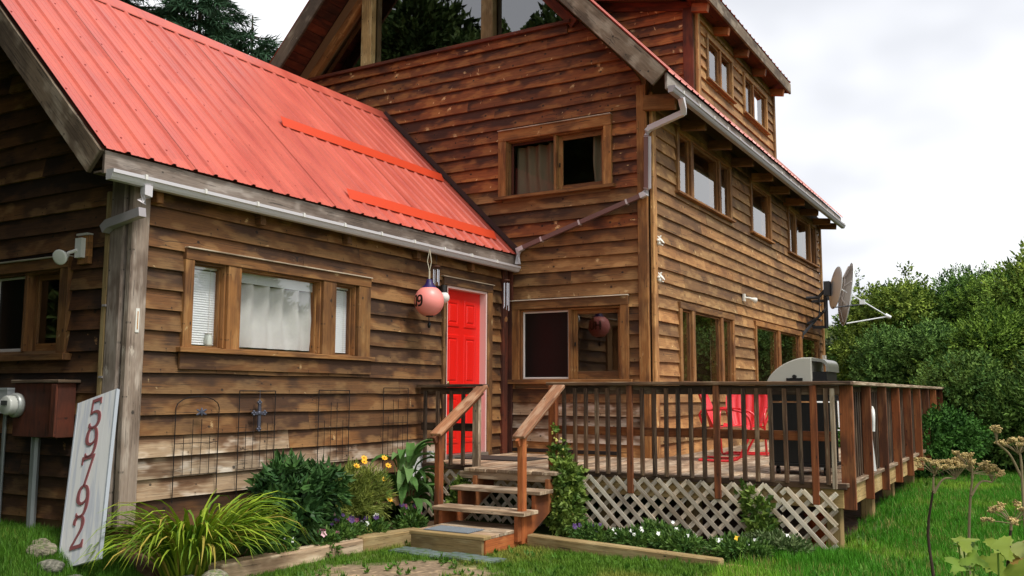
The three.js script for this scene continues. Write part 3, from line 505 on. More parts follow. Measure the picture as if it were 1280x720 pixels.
{ // wing roof
  const r = part(house, 'roof'), L = 2.45 / Math.cos(angA);
  slope(r, [-8.91, 5.852], -4.5, -11.115, L + 0.03, angA, true, true); slope(r, [-8.91, 5.852], -4.5, -11.115, L, angA, false);
  cap(r, -8.91, 5.852 + 0.02, -4.5, -11.115, 0.98, 0.14);
  const dn = V(Math.cos(angA), -Math.sin(angA), 0), P = (t, off) => [-8.91 + dn.x * t + Math.sin(angA) * off, 5.852 + dn.y * t + Math.cos(angA) * off];
  for (const [t0, z0, z1] of [[(7.6 - 8.91) / -Math.cos(angA), -7.62, -10.92], [(8.91 - 6.62) / Math.cos(angA), -7.68, -10.82]]) {
    const a = P(t0 - 0.07, 0.034), b = P(t0, 0.034), c = [b[0] - 0.05, b[1] + 0.125], d = [c[0] - 0.02, c[1] + 0.002];
    const st = (p, q) => [[p[0], p[1], z0], [q[0], q[1], z0], [q[0], q[1], z1], [p[0], p[1], z1]];
    world(r, mesh(r, 'snow_guard', flat([st(a, b), st(b, c), st(c, d)]), guardMat));
  }
  // flashing where the roof meets the gable wall
  const f = []; for (const [t0, t1] of [[0, L + 0.02]]) { const a = P(t0, 0.035), b = P(t1, 0.035), c = P(t1, 0.1), d = P(t0, 0.1); f.push([[...a, -11.075], [...b, -11.075], [...b, -11.1], [...a, -11.1]], [[...a, -11.1], [...b, -11.1], [...c, -11.1], [...d, -11.1]]); }
  world(r, mesh(r, 'flashing', flat(f), std(0x3a2420, { roughness: 0.6, side: THREE.DoubleSide })));
  for (const s of [1, -1]) { const q = (t, o) => { const p = P(t, o); return [s > 0 ? p[0] : -17.82 - p[0], p[1], -4.515]; }; beam(r, 'barge_board', q(-0.06, -0.135), q(L + 0.02, -0.135), 0.235, 0.045, W_BARGE[0], { up: [s * Math.sin(angA), Math.cos(angA), 0], ch: 0.006, n: 5 }); }
  beam(r, 'fascia', [-6.475, 3.335, -4.54], [-6.475, 3.335, -11.1], 0.19, 0.035, W_POST[0], { n: 6 });
  beam(r, 'soffit_board', [-6.545, 3.26, -4.54], [-6.545, 3.26, -11.1], 0.02, 0.11, W_BARGE[1], { n: 2 });
  for (const z of [-5.12, -6.32, -7.59, -8.86, -10.07]) beam(r, 'rafter_tail', [-6.7, 3.155, z], [-6.5, 3.155, z], 0.1, 0.07, W_TRIM);
}
{ // main roof
  const r = part(house, 'roof'), full = 4.05 / Math.cos(angM), y0 = 9.855;
  slope(r, [-8, y0], -10.5, -13.1, full + 0.03, angM, true); slope(r, [-8, y0], -17.7, -21.62, full + 0.03, angM, true);
  slope(r, [-8, y0], -13.1, -17.7, 1.75 / Math.cos(angM), angM, true);
  { const t = 3.52 / Math.cos(angM); slope(r, [-8 + 3.52, y0 - 3.52 * 1.07], -13.1, -17.7, full + 0.03 - t, angM, true); }
  slope(r, [-8, y0], -10.5, -21.62, full, angM, false); cap(r, -8, y0 + 0.02, -10.5, -21.62, 1.07);
  const dn = V(Math.cos(angM), -Math.sin(angM), 0), P = (t, off) => [-8 + dn.x * t + Math.sin(angM) * off, y0 + dn.y * t + Math.cos(angM) * off];
  for (const s of [1, -1]) {
    const q = (t, o, z) => { const p = P(t, o); return [s > 0 ? p[0] : -16 - p[0], p[1], z]; }, up = [s * Math.sin(angM), Math.cos(angM), 0];
    beam(r, 'barge_board', q(-0.1, -0.12, -10.53), q(full, -0.12, -10.53), 0.25, 0.045, W_BARGE[s > 0 ? 3 : 1], { up, ch: 0.006, n: s > 0 ? 4 : 7 });
    for (let t = 0.1; t < full - 0.1; t += 0.142) beam(r, 'soffit_board', q(t, -0.055, -10.56), q(t, -0.055, -11.13), 0.136, 0.022, s < 0 ? W_RED : W_GABLE, { up: [dn.x * s, dn.y, 0], ch: 0.004 });
  }
  beam(r, 'fascia', [-3.965, 5.4, -10.56], [-3.965, 5.4, -21.6], 0.21, 0.035, W_POST[3], { n: 1 });
  for (const z of [-11.06, -12.27, -13.48, -14.69, -15.9, -17.11, -18.32, -19.53, -20.74, -21.4]) { const w = z > -11.1 ? 0.2 : 0.14; beam(r, 'rafter_tail', [z > -11.1 ? -4.46 : -4.6, z > -11.1 ? 5.325 : 5.34, z], [-4.02, 5.28, z], w, 0.085, W_TRIM); }
  beam(r, 'frieze_board', [-4.4, 5.4, -11.2], [-4.4, 5.4, -21.5], 0.2, 0.03, W_ANNEX);
  // dormer roof
  const q = part(house, 'dormer_roof');
  slope(q, [-7.1, 8.17], -12.75, -17.85, 3.05, angD, true);
  beam(q, 'fascia', [-4.13, 7.46, -12.76], [-4.13, 7.46, -17.84], 0.2, 0.04, W_BARGE[0], { n: 3 });
  for (const z of [-12.95, -14.0, -15.1, -16.2, -17.5]) beam(q, 'rafter_tail', [z > -13 ? -4.42 : -4.8, z > -13 ? 7.348 : 7.42, z], [-4.17, 7.3, z], 0.13, 0.09, W_CEDAR);
  beam(q, 'soffit_board', [-4.3, 7.48, -12.78], [-4.3, 7.48, -17.82], 0.02, 0.34, W_RED, { up: [-0.2, 1, 0] });
  for (const z of [-12.77, -17.83]) beam(q, 'barge_board', [-4.14, 7.47, z], [-7.0, 8.04, z], 0.18, 0.035, W_RED);
}
gutter(-6.455, 3.19, -4.56, -11.08, steel);
gutter(-3.945, 5.25, -10.58, -21.6, steelOld);
{ // downspouts
  const a = part(house, 'downspout');
  const A = (n, pts, w, h, m) => world(a, mesh(a, n, sweep(pts, w, h), m));
  A('elbow', [[-3.89, 5.26, -10.9], [-3.885, 5.14, -10.96], [-3.9, 5.07, -11.0]], 0.075, 0.06, steel);
  A('pipe', [[-3.9, 5.09, -10.99], [-4.4, 4.97, -11.05]], 0.06, 0.075, steel);
  A('elbow', [[-4.37, 4.98, -11.05], [-4.42, 4.94, -11.05], [-4.43, 4.86, -11.05]], 0.07, 0.06, steel);
  A('pipe', [[-4.43, 4.88, -11.05], [-4.44, 4.15, -11.05]], 0.06, 0.055, maroon); A('trim', [[-4.398, 4.86, -11.045], [-4.408, 4.16, -11.045]], 0.01, 0.06, steel);
  A('elbow', [[-4.44, 4.17, -11.05], [-4.455, 4.1, -11.05], [-4.53, 4.075, -11.05]], 0.07, 0.07, steel);
  A('pipe', [[-4.5, 4.085, -11.05], [-6.34, 3.52, -11.05]], 0.055, 0.06, maroon); A('elbow', [[-6.3, 3.53, -11.05], [-6.385, 3.5, -11.05], [-6.39, 3.3, -11.05]], 0.062, 0.062, steel);
  for (const t of [0.12, 0.5, 0.82]) A('strap', [[lerp(-4.5, -6.34, t) + 0.012, lerp(4.085, 3.52, t) + 0.004, -11.048], [lerp(-4.5, -6.34, t) - 0.012, lerp(4.085, 3.52, t) - 0.004, -11.048]], 0.062, 0.07, steel);
  const b = part(house, 'downspout'); const B = (n, pts, w, h, m) => world(b, mesh(b, n, sweep(pts, w, h), m));
  B('outlet', [[-6.4, 3.2, -4.9], [-6.4, 3.12, -4.9], [-6.43, 3.06, -4.88]], 0.075, 0.06, steel);
  B('pipe', [[-6.36, 2.965, -4.84], [-6.78, 2.9, -4.84], [-6.84, 2.86, -4.84]], 0.07, 0.075, steelOld);
}
// ---------------------------------------------------------------- things behind the panes
function cloth(w, h, folds, depth, seed, nx = 60) { const g = new THREE.PlaneGeometry(w, h, nx, 14), p = g.attributes.position; for (let i = 0; i < p.count; i++) { const x = p.getX(i) / w + 0.5, y = p.getY(i) / h + 0.5; p.setZ(i, depth * (Math.sin((x * folds + 0.25 * fbm(x * 5 + seed, y * 1.2, 3)) * 6.283) * (0.4 + 0.6 * noise(x * folds * 0.6 + seed, 3)) * (0.55 + 0.45 * y) + (fbm(x * 3 + seed, y * 2, 3) - 0.5) * 1.2)); } g.computeVertexNormals(); return g; }
const sheer = new THREE.MeshPhysicalMaterial({ color: 0xf0f0ec, roughness: 1, transmission: 0.3, thickness: 0, side: THREE.DoubleSide });
const drape = std(0xb6a990, { roughness: 1, side: THREE.DoubleSide });
{
  const c = solo('curtain', cloth(1.1, 0.62, 5, 0.05, 4), sheer, 'sheer white curtain behind the wide middle pane of the wing window', 'curtain'); c.rotation.y = Math.PI / 2; c.position.set(XA - 0.14, 2.24, -6.69);
  const v = solo('valance', join([boxG(1.1, 0.1, 0.02)]), std(0xcdd3d2, { roughness: 0.8 }), 'pale flat valance above the sheer curtain in the wing window', 'valance'); v.rotation.y = Math.PI / 2; v.position.set(XA - 0.1, 2.6, -6.69);
  for (const [z, w, label] of [[-5.765, 0.35, 'white slatted blind in the window light beside the house number corner'], [-7.64, 0.33, 'white slatted blind in the window light nearer the red door']]) {
    const b = thing('window_blind', label, 'blind', [XA - 0.1, 1.92, z], 'blinds in the wing window'); b.rotation.y = Math.PI / 2;
    const sl = []; for (let y = 0.02; y < 0.7; y += 0.022) sl.push(boxG(w, 0.0015, 0.024).rotateX(1.2).translate(0, y, 0)); const s = mesh(b, 'slats', join(sl), std(0xf2f6f8, { roughness: 0.55 })); s.userData.kind = 'stuff';
    mesh(b, 'head_rail', boxG(w, 0.03, 0.035, 0, 0.72, 0), whiteTrim); for (const x of [-0.1, 0.1]) mesh(b, 'cord', boxG(0.003, 0.7, 0.003, x, 0.36, 0.016), whiteTrim);
  }
  const jar = thing('window_jar', 'small cloudy jar standing on the sill inside the blind', 'jar', [XA - 0.075, 1.915, -5.86]); mesh(jar, 'body', new THREE.LatheGeometry([[0, 0], [0.035, 0], [0.038, 0.02], [0.038, 0.08], [0.03, 0.095], [0.03, 0.11]].map((p) => new THREE.Vector2(...p)), 14), std(0xc4ccc4, { roughness: 0.3 })); mesh(jar, 'lid', cylG(0.031, 0.031, 0.012, 14, 0, 0.115, 0), std(0xb9b7ad, { metalness: 0.7, roughness: 0.4 }));
  const d = solo('drape', cloth(0.72, 0.74, 4, 0.045, 14), drape, 'tan drape drawn across the closed half of the upper gable window', 'drape'); d.position.set(-6.22, 4.7, ZG - 0.22);
  const e = solo('drape', cloth(0.27, 0.72, 2, 0.04, 24, 24), drape, 'narrow tan drape pulled aside in the open half of the upper gable window', 'drape'); e.position.set(-5.2, 4.73, ZG - 0.2);
}
// ---------------------------------------------------------------- deck
const DK = 0.675, ZF = -9.0, XR = -1.66;
const deck = thing('deck', 'raised wooden deck with dark balusters and orange-brown posts round the house', 'deck', [-3.2, 0, -11]);
{
  const fl = part(deck, 'floor');
  for (let x = XR - 0.075, k = 0; x > -6.58; x -= 0.1425, k++) {
    const near = x < -4.58 && x > -5.72 ? -8.6 : ZF + 0.0, far = x > XM + 0.1 ? -18.1 : ZG + 0.07;
    beam(fl, 'deck_board', [x, DK - 0.019, near + (R() - 0.5) * 0.02], [x, DK - 0.019, far], 0.038, 0.136, W_DECK, { ch: 0.005 });
  }
  const fr = part(deck, 'frame');
  beam(fr, 'rim_joist', [-6.56, 0.535, ZF - 0.05], [-1.72, 0.535, ZF - 0.05], 0.19, 0.04, W_TREATED); beam(fr, 'rim_joist', [-1.72, 0.54, ZF - 0.06], [-1.72, 0.54, -18.1], 0.2, 0.04, W_TREATED);
  beam(fr, 'edge_board', [-4.56, DK - 0.03, ZF + 0.01], [-1.68, DK - 0.03, ZF + 0.01], 0.055, 0.035, W_BALUSTER[1]);
  beam(fr, 'edge_board', [-6.54, DK - 0.03, ZF + 0.01], [-5.74, DK - 0.03, ZF + 0.01], 0.055, 0.035, W_BALUSTER[1]);
  for (const z of [-10.2, -11.6, -13.0, -14.4, -15.8, -17.2]) beam(fr, 'joist', [-4.4, 0.53, z], [-1.76, 0.53, z], 0.19, 0.04, W_TREATED[1]);
  for (const [x, z] of [[-1.86, -9.3], [-1.9, -11.35], [-1.9, -12.9], [-1.9, -14.9], [-3.3, -9.4], [-4.3, -9.4], [-3.3, -12.9]]) beam(fr, 'foundation_post', [x, G(x, z) - 0.1, z], [x, 0.44, z], 0.14, 0.14, W_TREATED[1], { up: [1, 0, 0], ch: 0.01 });
  // front railing
  const rl = part(deck, 'railing');
  beam(rl, 'rail_cap', [-4.8, 1.6, ZF + 0.01], [-1.6, 1.6, ZF + 0.01], 0.036, 0.145, W_BALUSTER[2], { ch: 0.006 });
  beam(rl, 'sub_rail', [-4.74, 1.535, ZF + 0.0], [-1.72, 1.535, ZF + 0.0], 0.09, 0.036, W_BALUSTER[1]);
  beam(rl, 'mid_rail', [-4.72, 1.1, ZF - 0.04], [-1.78, 1.1, ZF - 0.04], 0.09, 0.038, W_CEDAR[5]);
  const post = [-4.72, -3.82, -2.89, -1.95];
  post.forEach((x, i) => beam(rl, 'post', [x, i ? 0.47 : 0.66, ZF + 0.05], [x, 1.58, ZF + 0.05], i ? 0.062 : 0.085, i ? 0.04 : 0.085, W_CEDAR, { up: [1, 0, 0] }));
  for (let i = 0; i < post.length; i++) { const a = post[i], b = post[i + 1] ?? -1.72, n = i < 3 ? 6 : 1; for (let k = 1; k <= n; k++) { const x = lerp(a, b, k / (n + 1)) + (R() - 0.5) * 0.012; beam(rl, 'baluster', [x + (R() - 0.5) * 0.01, 0.655, ZF + 0.038], [x, 1.55, ZF + 0.038], 0.04, 0.036, W_BALUSTER, { up: [1, 0, 0], ch: 0.004 }); } }
  beam(rl, 'baluster', [-1.78, 0.62, ZF + 0.035], [-1.78, 1.55, ZF + 0.035], 0.04, 0.04, W_DECK, { up: [1, 0, 0] });
  // right railing
  const rr = part(deck, 'railing');
  beam(rr, 'rail_cap', [-1.675, 1.6, ZF - 0.07], [-1.675, 1.6, -18.05], 0.036, 0.145, W_DECK[0], { ch: 0.006, n: 3 });
  beam(rr, 'sub_rail', [-1.76, 1.53, ZF - 0.08], [-1.76, 1.53, -18.0], 0.09, 0.036, W_BALUSTER[1]); beam(rr, 'foot_rail', [-1.705, 0.655, ZF - 0.08], [-1.705, 0.655, -18.0], 0.03, 0.07, W_LATTICE[1]);
  const zs = []; for (let k = 0; k < 9; k++) zs.push(-9.07 - k * 1.04);
  zs.forEach((z, i) => { beam(rr, 'post', [i ? -1.668 : -1.675, 0.43, z], [i ? -1.668 : -1.675, 1.58, z], i ? 0.092 : 0.125, 0.042, W_CEDAR[[0, 1, 3, 5, 1][i % 5]], { up: [1, 0, 0], n: i }); });
  for (let i = 0; i + 1 < zs.length; i++) for (let k = 1; k <= 8; k++) { const z = lerp(zs[i], zs[i + 1], k / 9); beam(rr, 'baluster', [-1.735, 0.66, z], [-1.735, 1.52, z], 0.05, 0.036, W_BALUSTER[(i + k) % 2 ? 1 : 5], { up: [1, 0, 0], ch: 0.003 }); }
  // short railing between the wing and the steps
  const rs = part(deck, 'railing');
  beam(rs, 'rail_cap', [-6.56, 1.58, ZF + 0.01], [-5.62, 1.58, ZF + 0.01], 0.036, 0.14, W_BALUSTER[2]); beam(rs, 'sub_rail', [-6.54, 1.52, ZF], [-5.7, 1.52, ZF], 0.08, 0.036, W_BALUSTER[5]); beam(rs, 'mid_rail', [-6.54, 1.1, ZF - 0.02], [-5.74, 1.1, ZF - 0.02], 0.09, 0.036, W_BALUSTER[5]);
  for (const x of [-6.45, -6.27, -6.08, -5.91]) beam(rs, 'baluster', [x, 0.66, ZF + 0.038], [x, 1.52, ZF + 0.038], 0.04, 0.036, W_BALUSTER, { up: [1, 0, 0] });
  beam(rs, 'post', [-5.72, 0.655, ZF + 0.04], [-5.72, 1.56, ZF + 0.04], 0.085, 0.06, W_DECK[0], { up: [1, 0, 0] });
}
// ---------------------------------------------------------------- lattice skirts
function lattice(label, x0, x1, y0, y1, z, skew = 0) {
  const t = thing('lattice_panel', label, 'lattice', [(x0 + x1) / 2, y0, z]);
  const w = 0.043, step = 0.155;
  for (const s of [1, -1]) for (let c = x0 - (y1 - y0) - step; c < x1 + (y1 - y0) + step; c += step) {
    // line x = c + s*(y1 - y): clip to the panel
    const k = s > 0 ? c : c; let a = [k, y1], b = [k + s * (y1 - y0), y0];
    const clipX = (p, q, X) => { const u = (X - p[0]) / (q[0] - p[0]); return [X, lerp(p[1], q[1], u)]; };
    let P = a, Q = b; if (Math.max(P[0], Q[0]) < x0 + 0.02 || Math.min(P[0], Q[0]) > x1 - 0.02) continue;
    if (P[0] < x0) P = clipX(a, b, x0); if (P[0] > x1) P = clipX(a, b, x1); if (Q[0] < x0) Q = clipX(a, b, x0); if (Q[0] > x1) Q = clipX(a, b, x1);
    if (Math.hypot(P[0] - Q[0], P[1] - Q[1]) < 0.06) continue;
    const zz = z + (s > 0 ? 0.012 : 0), j = () => (R() - 0.5) * 0.012; const o = beam(t, 'slat', [P[0], P[1] + j(), zz], [Q[0], Q[1] + j(), zz], w, 0.008, W_LATTICE, { up: [s, 1, 0], ch: 0.0015 });
  }
  if (skew) t.rotation.z = skew; return t;
}
lattice('long weathered lattice panel under the deck railing', -4.5, -2.27, 0.06, 0.63, ZF + 0.03);
lattice('short crooked lattice panel under the deck corner', -2.29, -1.78, 0.03, 0.6, ZF + 0.052, -0.03);
lattice('shaded lattice panel behind the porch steps', -6.5, -4.62, 0.06, 0.6, ZF - 0.01);
// ---------------------------------------------------------------- steps
{
  const t = thing('porch_steps', 'weathered wooden porch steps with sloping handrails on orange-brown posts', 'steps', [-5.1, 0, -8.2]);
  beam(t, 'tread', [-5.62, 0.486, -8.42], [-4.52, 0.486, -8.42], 0.038, 0.29, W_DECK[0]); beam(t, 'tread', [-5.6, 0.316, -8.06], [-4.5, 0.316, -8.06], 0.038, 0.29, W_DECK[2]);
  beam(t, 'nosing', [-5.72, DK - 0.075, -8.63], [-4.58, DK - 0.075, -8.63], 0.075, 0.035, W_DECK[1]);
  for (const x of [-5.5, -4.6]) { const s = new THREE.Shape([[-8.95, 0.6], [-8.57, 0.6], [-8.57, 0.465], [-8.28, 0.465], [-8.28, 0.295], [-7.93, 0.295], [-7.93, 0.05], [-8.12, 0.05], [-8.95, 0.42]].map(([a, b]) => new THREE.Vector2(-a, b))); const g = new THREE.ExtrudeGeometry(s, { depth: 0.04, bevelEnabled: false }); g.rotateY(Math.PI / 2); g.translate(x - 0.02, 0, 0); { const uv = g.attributes.uv, p = g.attributes.position; for (let i = 0; i < uv.count; i++) uv.setXY(i, p.getZ(i) / SPAN, 0.02 + 0.2 * p.getY(i)); } world(t, mesh(t, 'stringer', g, W_CEDAR[2])); }
  const pl = part(t, 'platform');
  for (let i = 0; i < 6; i++) { const z = -7.44 - i * 0.142; beam(pl, 'board', [-5.48, 0.148, z], [-4.62, 0.148, z], 0.034, 0.137, i < 1 ? W_TREATED[1] : W_DECK, { ch: 0.005 }); }
  beam(pl, 'skirt', [-5.46, 0.06, -7.39], [-4.64, 0.06, -7.39], 0.14, 0.036, W_TREATED[5], { n: 3 }); beam(pl, 'skirt', [-4.64, 0.06, -7.41], [-4.64, 0.06, -8.2], 0.14, 0.036, W_CEDAR[2]); beam(pl, 'skirt', [-5.46, 0.06, -7.41], [-5.46, 0.06, -8.2], 0.14, 0.036, W_TREATED[1]);
  // right and left handrails
  for (const [x, zt, zb] of [[-4.6, -8.86, -7.97], [-5.64, -8.96, -8.02]]) {
    const h = part(t, 'handrail'), r = x > -5;
    const a = [x, 1.575, zt], b = [x, 1.055, zb];
    beam(h, 'rail', b, a, 0.036, 0.14, W_RAIL[r ? 0 : 2], { ch: 0.006 }); beam(h, 'under_rail', [x, b[1] - 0.06, b[2] + 0.02], [x, a[1] - 0.06, a[2] + 0.02], 0.075, 0.036, W_CEDAR);
    beam(h, 'post', [x - (r ? 0.0 : 0), 0.02, zb - 0.08], [x, 1.08, zb - 0.08], 0.062, 0.085, W_CEDAR[r ? 2 : 0], { up: [1, 0, 0] });
  }
}
{ // rubber grid mat on the platform, dark mat by the door, slate in front
  const m = thing('grid_mat', 'blue-grey ridged rubber mat lying on the bottom step', 'mat', [-5.12, 0.166, -7.62]); const gm = std(0x9aa3aa, { roughness: 0.7 });
  mesh(m, 'base', boxG(0.52, 0.004, 0.3, 0, 0.003, 0), std(0x5c646c, { roughness: 0.9 })); for (let i = 0; i < 9; i++) mesh(m, 'ridge', boxG(0.5, 0.006, 0.014, 0, 0.007, -0.13 + i * 0.0325), gm);
  const dm = solo('door_mat', boxG(1.0, 0.012, 0.62), std(0x37312b, { roughness: 1 }), 'dark flat doormat on the deck in front of the red door', 'mat'); dm.position.set(-6.02, DK + 0.008, -10.0);
  const sd = new Uint8Array(128 * 128 * 4); for (let j = 0; j < 128; j++) for (let i = 0; i < 128; i++) { const a = fbm(i / 14, j / 14, 4), b = noise(i / 2, j / 2), k = (j * 128 + i) * 4, g = sstep(0.55, 0.7, fbm(i / 25 + 7, j / 25, 3)); sd[k] = lerp(96, 70, g) * (0.7 + a * 0.5 + b * 0.12); sd[k + 1] = lerp(110, 92, g) * (0.7 + a * 0.5 + b * 0.12); sd[k + 2] = lerp(106, 52, g) * (0.7 + a * 0.5 + b * 0.12); sd[k + 3] = 255; }
  const st = new THREE.MeshStandardMaterial({ map: tex(sd, 128, 128, true), roughness: 0.9 }), st2 = st.clone(); st2.color.setRGB(0.82, 0.85, 0.84);
  for (let i = 0; i < 4; i++) { const g = boxG(0.3 + R() * 0.05, 0.02, 0.26, 0, 0, 0); const s = solo('paving_slab', g, i % 2 ? st : st2, 'flat grey-green paving slab set in the turf below the platform', 'slab', 'slabs below the platform'); const x = -5.33 + i * 0.28, z = -7.19 + (i % 2) * 0.05; s.position.set(x, G(x, z) + 0.018, z); s.rotation.y = (R() - 0.5) * 0.2; }
}
// ---------------------------------------------------------------- bed timbers
function timber(label, p0, p1, w, h, m) { const t = thing('bed_timber', label, 'timber', [(p0[0] + p1[0]) / 2, p0[1], (p0[2] + p1[2]) / 2]); beam(t, 'beam', p0, p1, h, w, m, { ch: 0.012, n: 7 }); return t; }
timber('thick weathered timber edging the flower bed along the wing', [-5.86, 0.05, -5.3], [-5.78, 0.04, -6.95], 0.18, 0.16, W_DECK[2]);
timber('short weathered timber between the flower bed and the platform', [-5.78, 0.05, -6.96], [-5.62, 0.05, -7.72], 0.17, 0.17, W_TREATED[1]);
timber('long tan timber edging the bed below the lattice', [-4.55, 0.045, -8.12], [-2.55, 0.01, -7.95], 0.12, 0.13, W_TREATED[0]);
timber('half-buried timber end in the grass below the deck corner', [-2.5, -0.01, -7.95], [-1.42, -0.02, -7.83], 0.11, 0.09, W_TREATED[2]);
// ---------------------------------------------------------------- house number board
const serif = await new FontLoader().loadAsync('fonts/droid/droid_serif_regular.typeface.json');
{
  const top = V(-6.77, 1.46, -4.82), bot = V(-6.4, 0.2, -4.47), up = top.clone().sub(bot), H = up.length(); up.normalize();
  const t = thing('house_number_board', 'white-washed plank with red-brown numbers 59792 leaning on the corner post', 'sign', [bot.x, bot.y, bot.z]);
  const x = V(1, 0.02, 0).addScaledVector(up, -V(1, 0.02, 0).dot(up)).normalize(), z = x.clone().cross(up); const q = new THREE.Quaternion().setFromRotationMatrix(mtx.makeBasis(x, up, z)); t.quaternion.copy(q); baseOf.delete(t);
  const N = 256, d = new Uint8Array(N * N * 4); for (let j = 0; j < N; j++) for (let i = 0; i < N; i++) { const a = fbm(i / 18, j / 70, 4), b = noise(i / 2, j / 30), k = (j * N + i) * 4, e = sstep(0.45, 0.7, a) * 0.9; const v = 236 - 12 * b; d[k] = v - 28 * e; d[k + 1] = v - 24 * e; d[k + 2] = v - 14 * e; d[k + 3] = 255; }
  const pm = new THREE.MeshStandardMaterial({ map: tex(d, N, N, true), roughness: 0.7 });
  mesh(t, 'board', boxG(0.455, H, 0.025, 0, H / 2, 0), pm); 
  const edge = std(0xa7adb5, { roughness: 0.7 }); for (const s of [-1, 1]) mesh(t, 'edge_strip', boxG(0.014, H - 0.004, 0.03, s * 0.229, H / 2, 0.001), edge);
  const rm = std(0x8c5254, { roughness: 0.6 });
  [...'59792'].forEach((c, i) => { const g = new TextGeometry(c, { font: serif, size: 0.255, depth: 0.006, curveSegments: 5, bevelEnabled: false }); g.computeBoundingBox(); const b = g.boundingBox; g.translate(-(b.min.x + b.max.x) / 2, -(b.min.y + b.max.y) / 2, 0); g.scale(0.92, 1, 1); const o = mesh(t, 'digit', g, rm); o.position.set(0.01 - 0.012 * i, H - 0.155 - i * 0.238, 0.0135); });
}
// ---------------------------------------------------------------- on the wing gable
{
  const zf = ZA + 0.04;
  const t = thing('meter_enclosure', 'rusty red-brown timber enclosure with a round electric meter on the wing gable', 'meter', [-7.5, 1.1, zf]);
  const bx = (n, p0, p1, W, T, m, o) => beam(t, n, p0, p1, W, T, m, o);
  bx('panel', [-7.5, 1.11, zf + 0.09], [-7.5, 1.57, zf + 0.09], 0.62, 0.17, W_RED[2], { up: [1, 0, 0], ch: 0.006 }); bx('cap', [-7.84, 1.585, zf + 0.09], [-7.16, 1.585, zf + 0.09], 0.025, 0.21, W_BARGE); bx('batten', [-7.22, 1.12, zf + 0.185], [-7.22, 1.56, zf + 0.185], 0.07, 0.02, W_RED[0], { up: [1, 0, 0] });
  const gm = std(0xb9bcb8, { metalness: 0.4, roughness: 0.4 });
  world(t, mesh(t, 'meter_ring', new THREE.LatheGeometry([[0.0, 0], [0.1, 0], [0.105, 0.02], [0.105, 0.05], [0.088, 0.06]].map((p) => new THREE.Vector2(...p)), 24).rotateX(Math.PI / 2).translate(-7.73, 1.38, zf + 0.175), gm));
  world(t, mesh(t, 'meter_dome', new THREE.LatheGeometry([[0.084, 0.05], [0.084, 0.11], [0.075, 0.128], [0, 0.132]].map((p) => new THREE.Vector2(...p)), 24).rotateX(Math.PI / 2).translate(-7.73, 1.38, zf + 0.175), std(0xd4d6cf, { roughness: 0.2 })));
  world(t, mesh(t, 'meter_dial', boxG(0.09, 0.04, 0.004, -7.73, 1.4, zf + 0.308), std(0x4a4c4a)));
  const b = thing('disconnect_box', 'small grey electrical box with orange sticker on the wing gable', 'box', [-8.15, 1.3, zf]);
  world(b, mesh(b, 'box', join([boxG(0.2, 0.21, 0.1, -8.14, 1.41, zf + 0.05), boxG(0.21, 0.02, 0.11, -8.14, 1.52, zf + 0.05)]), std(0xc9cdcf, { roughness: 0.5 }))); world(b, mesh(b, 'sticker', boxG(0.13, 0.035, 0.003, -8.15, 1.36, zf + 0.102), std(0xe2461c)));
  const c1 = solo('conduit', sweep([[-7.62, G(-7.62, -4.85) - 0.05, zf + 0.07], [-7.62, 1.12, zf + 0.07]], 0.075, 0.075, true), std(0x9aa0a0, { metalness: 0.5, roughness: 0.5 }), 'thick grey conduit running down from the meter enclosure', 'conduit');
  const c2 = solo('conduit', sweep([[-8.13, G(-8.13, -4.85) - 0.05, zf + 0.05], [-8.13, 1.31, zf + 0.05]], 0.035, 0.035, true), std(0x9aa0a0, { metalness: 0.5, roughness: 0.5 }), 'thin grey conduit running down from the small electrical box', 'conduit');
  const f = thing('flood_lamp', 'white flood lamp on a wooden block beside the wing gable window', 'lamp', [-7.17, 2.65, zf]);
  world(f, mesh(f, 'block', boxG(0.15, 0.25, 0.04, -7.16, 2.72, zf + 0.02), W_TRIM[2])); world(f, mesh(f, 'junction_box', boxG(0.085, 0.17, 0.045, -7.17, 2.73, zf + 0.06), std(0xd8d8d2))); world(f, mesh(f, 'cap', boxG(0.15, 0.018, 0.06, -7.16, 2.85, zf + 0.03), std(0xb8b4aa)));
  world(f, mesh(f, 'arm', sweep([[-7.18, 2.71, zf + 0.08], [-7.24, 2.69, zf + 0.11], [-7.28, 2.67, zf + 0.12]], 0.03, 0.03, true), whiteTrim));
  const q = new THREE.Quaternion().setFromUnitVectors(V(0, 1, 0), V(0.33, -0.3, 0.88).normalize());
  const bulb = new THREE.LatheGeometry([[0.02, 0], [0.026, 0.02], [0.05, 0.06], [0.066, 0.1], [0.067, 0.11], [0.052, 0.116], [0, 0.118]].map((p) => new THREE.Vector2(...p)), 20).applyQuaternion(q).translate(-7.28, 2.67, zf + 0.1); world(f, mesh(f, 'bulb', bulb, std(0xe3e2da, { roughness: 0.25 })));
  const th = thing('thermometer', 'slim white thermometer screwed to the grey corner post', 'thermometer', [-6.56, 2.0, -4.97]);
  world(th, mesh(th, 'plate', boxG(0.012, 0.2, 0.035, -6.544, 2.09, -4.98), std(0xe9e7df, { roughness: 0.4 }))); world(th, mesh(th, 'tube', boxG(0.006, 0.15, 0.006, -6.536, 2.09, -4.98), std(0xc48a4a)));
  for (const y of [1.62, 2.22]) { const s = solo('pipe_clip', boxG(0.05, 0.018, 0.02), steelOld, 'small metal clip between the corner post and its batten', 'clip', 'clips on the corner post'); s.position.set(-6.84, y, ZA + 0.068); }
}
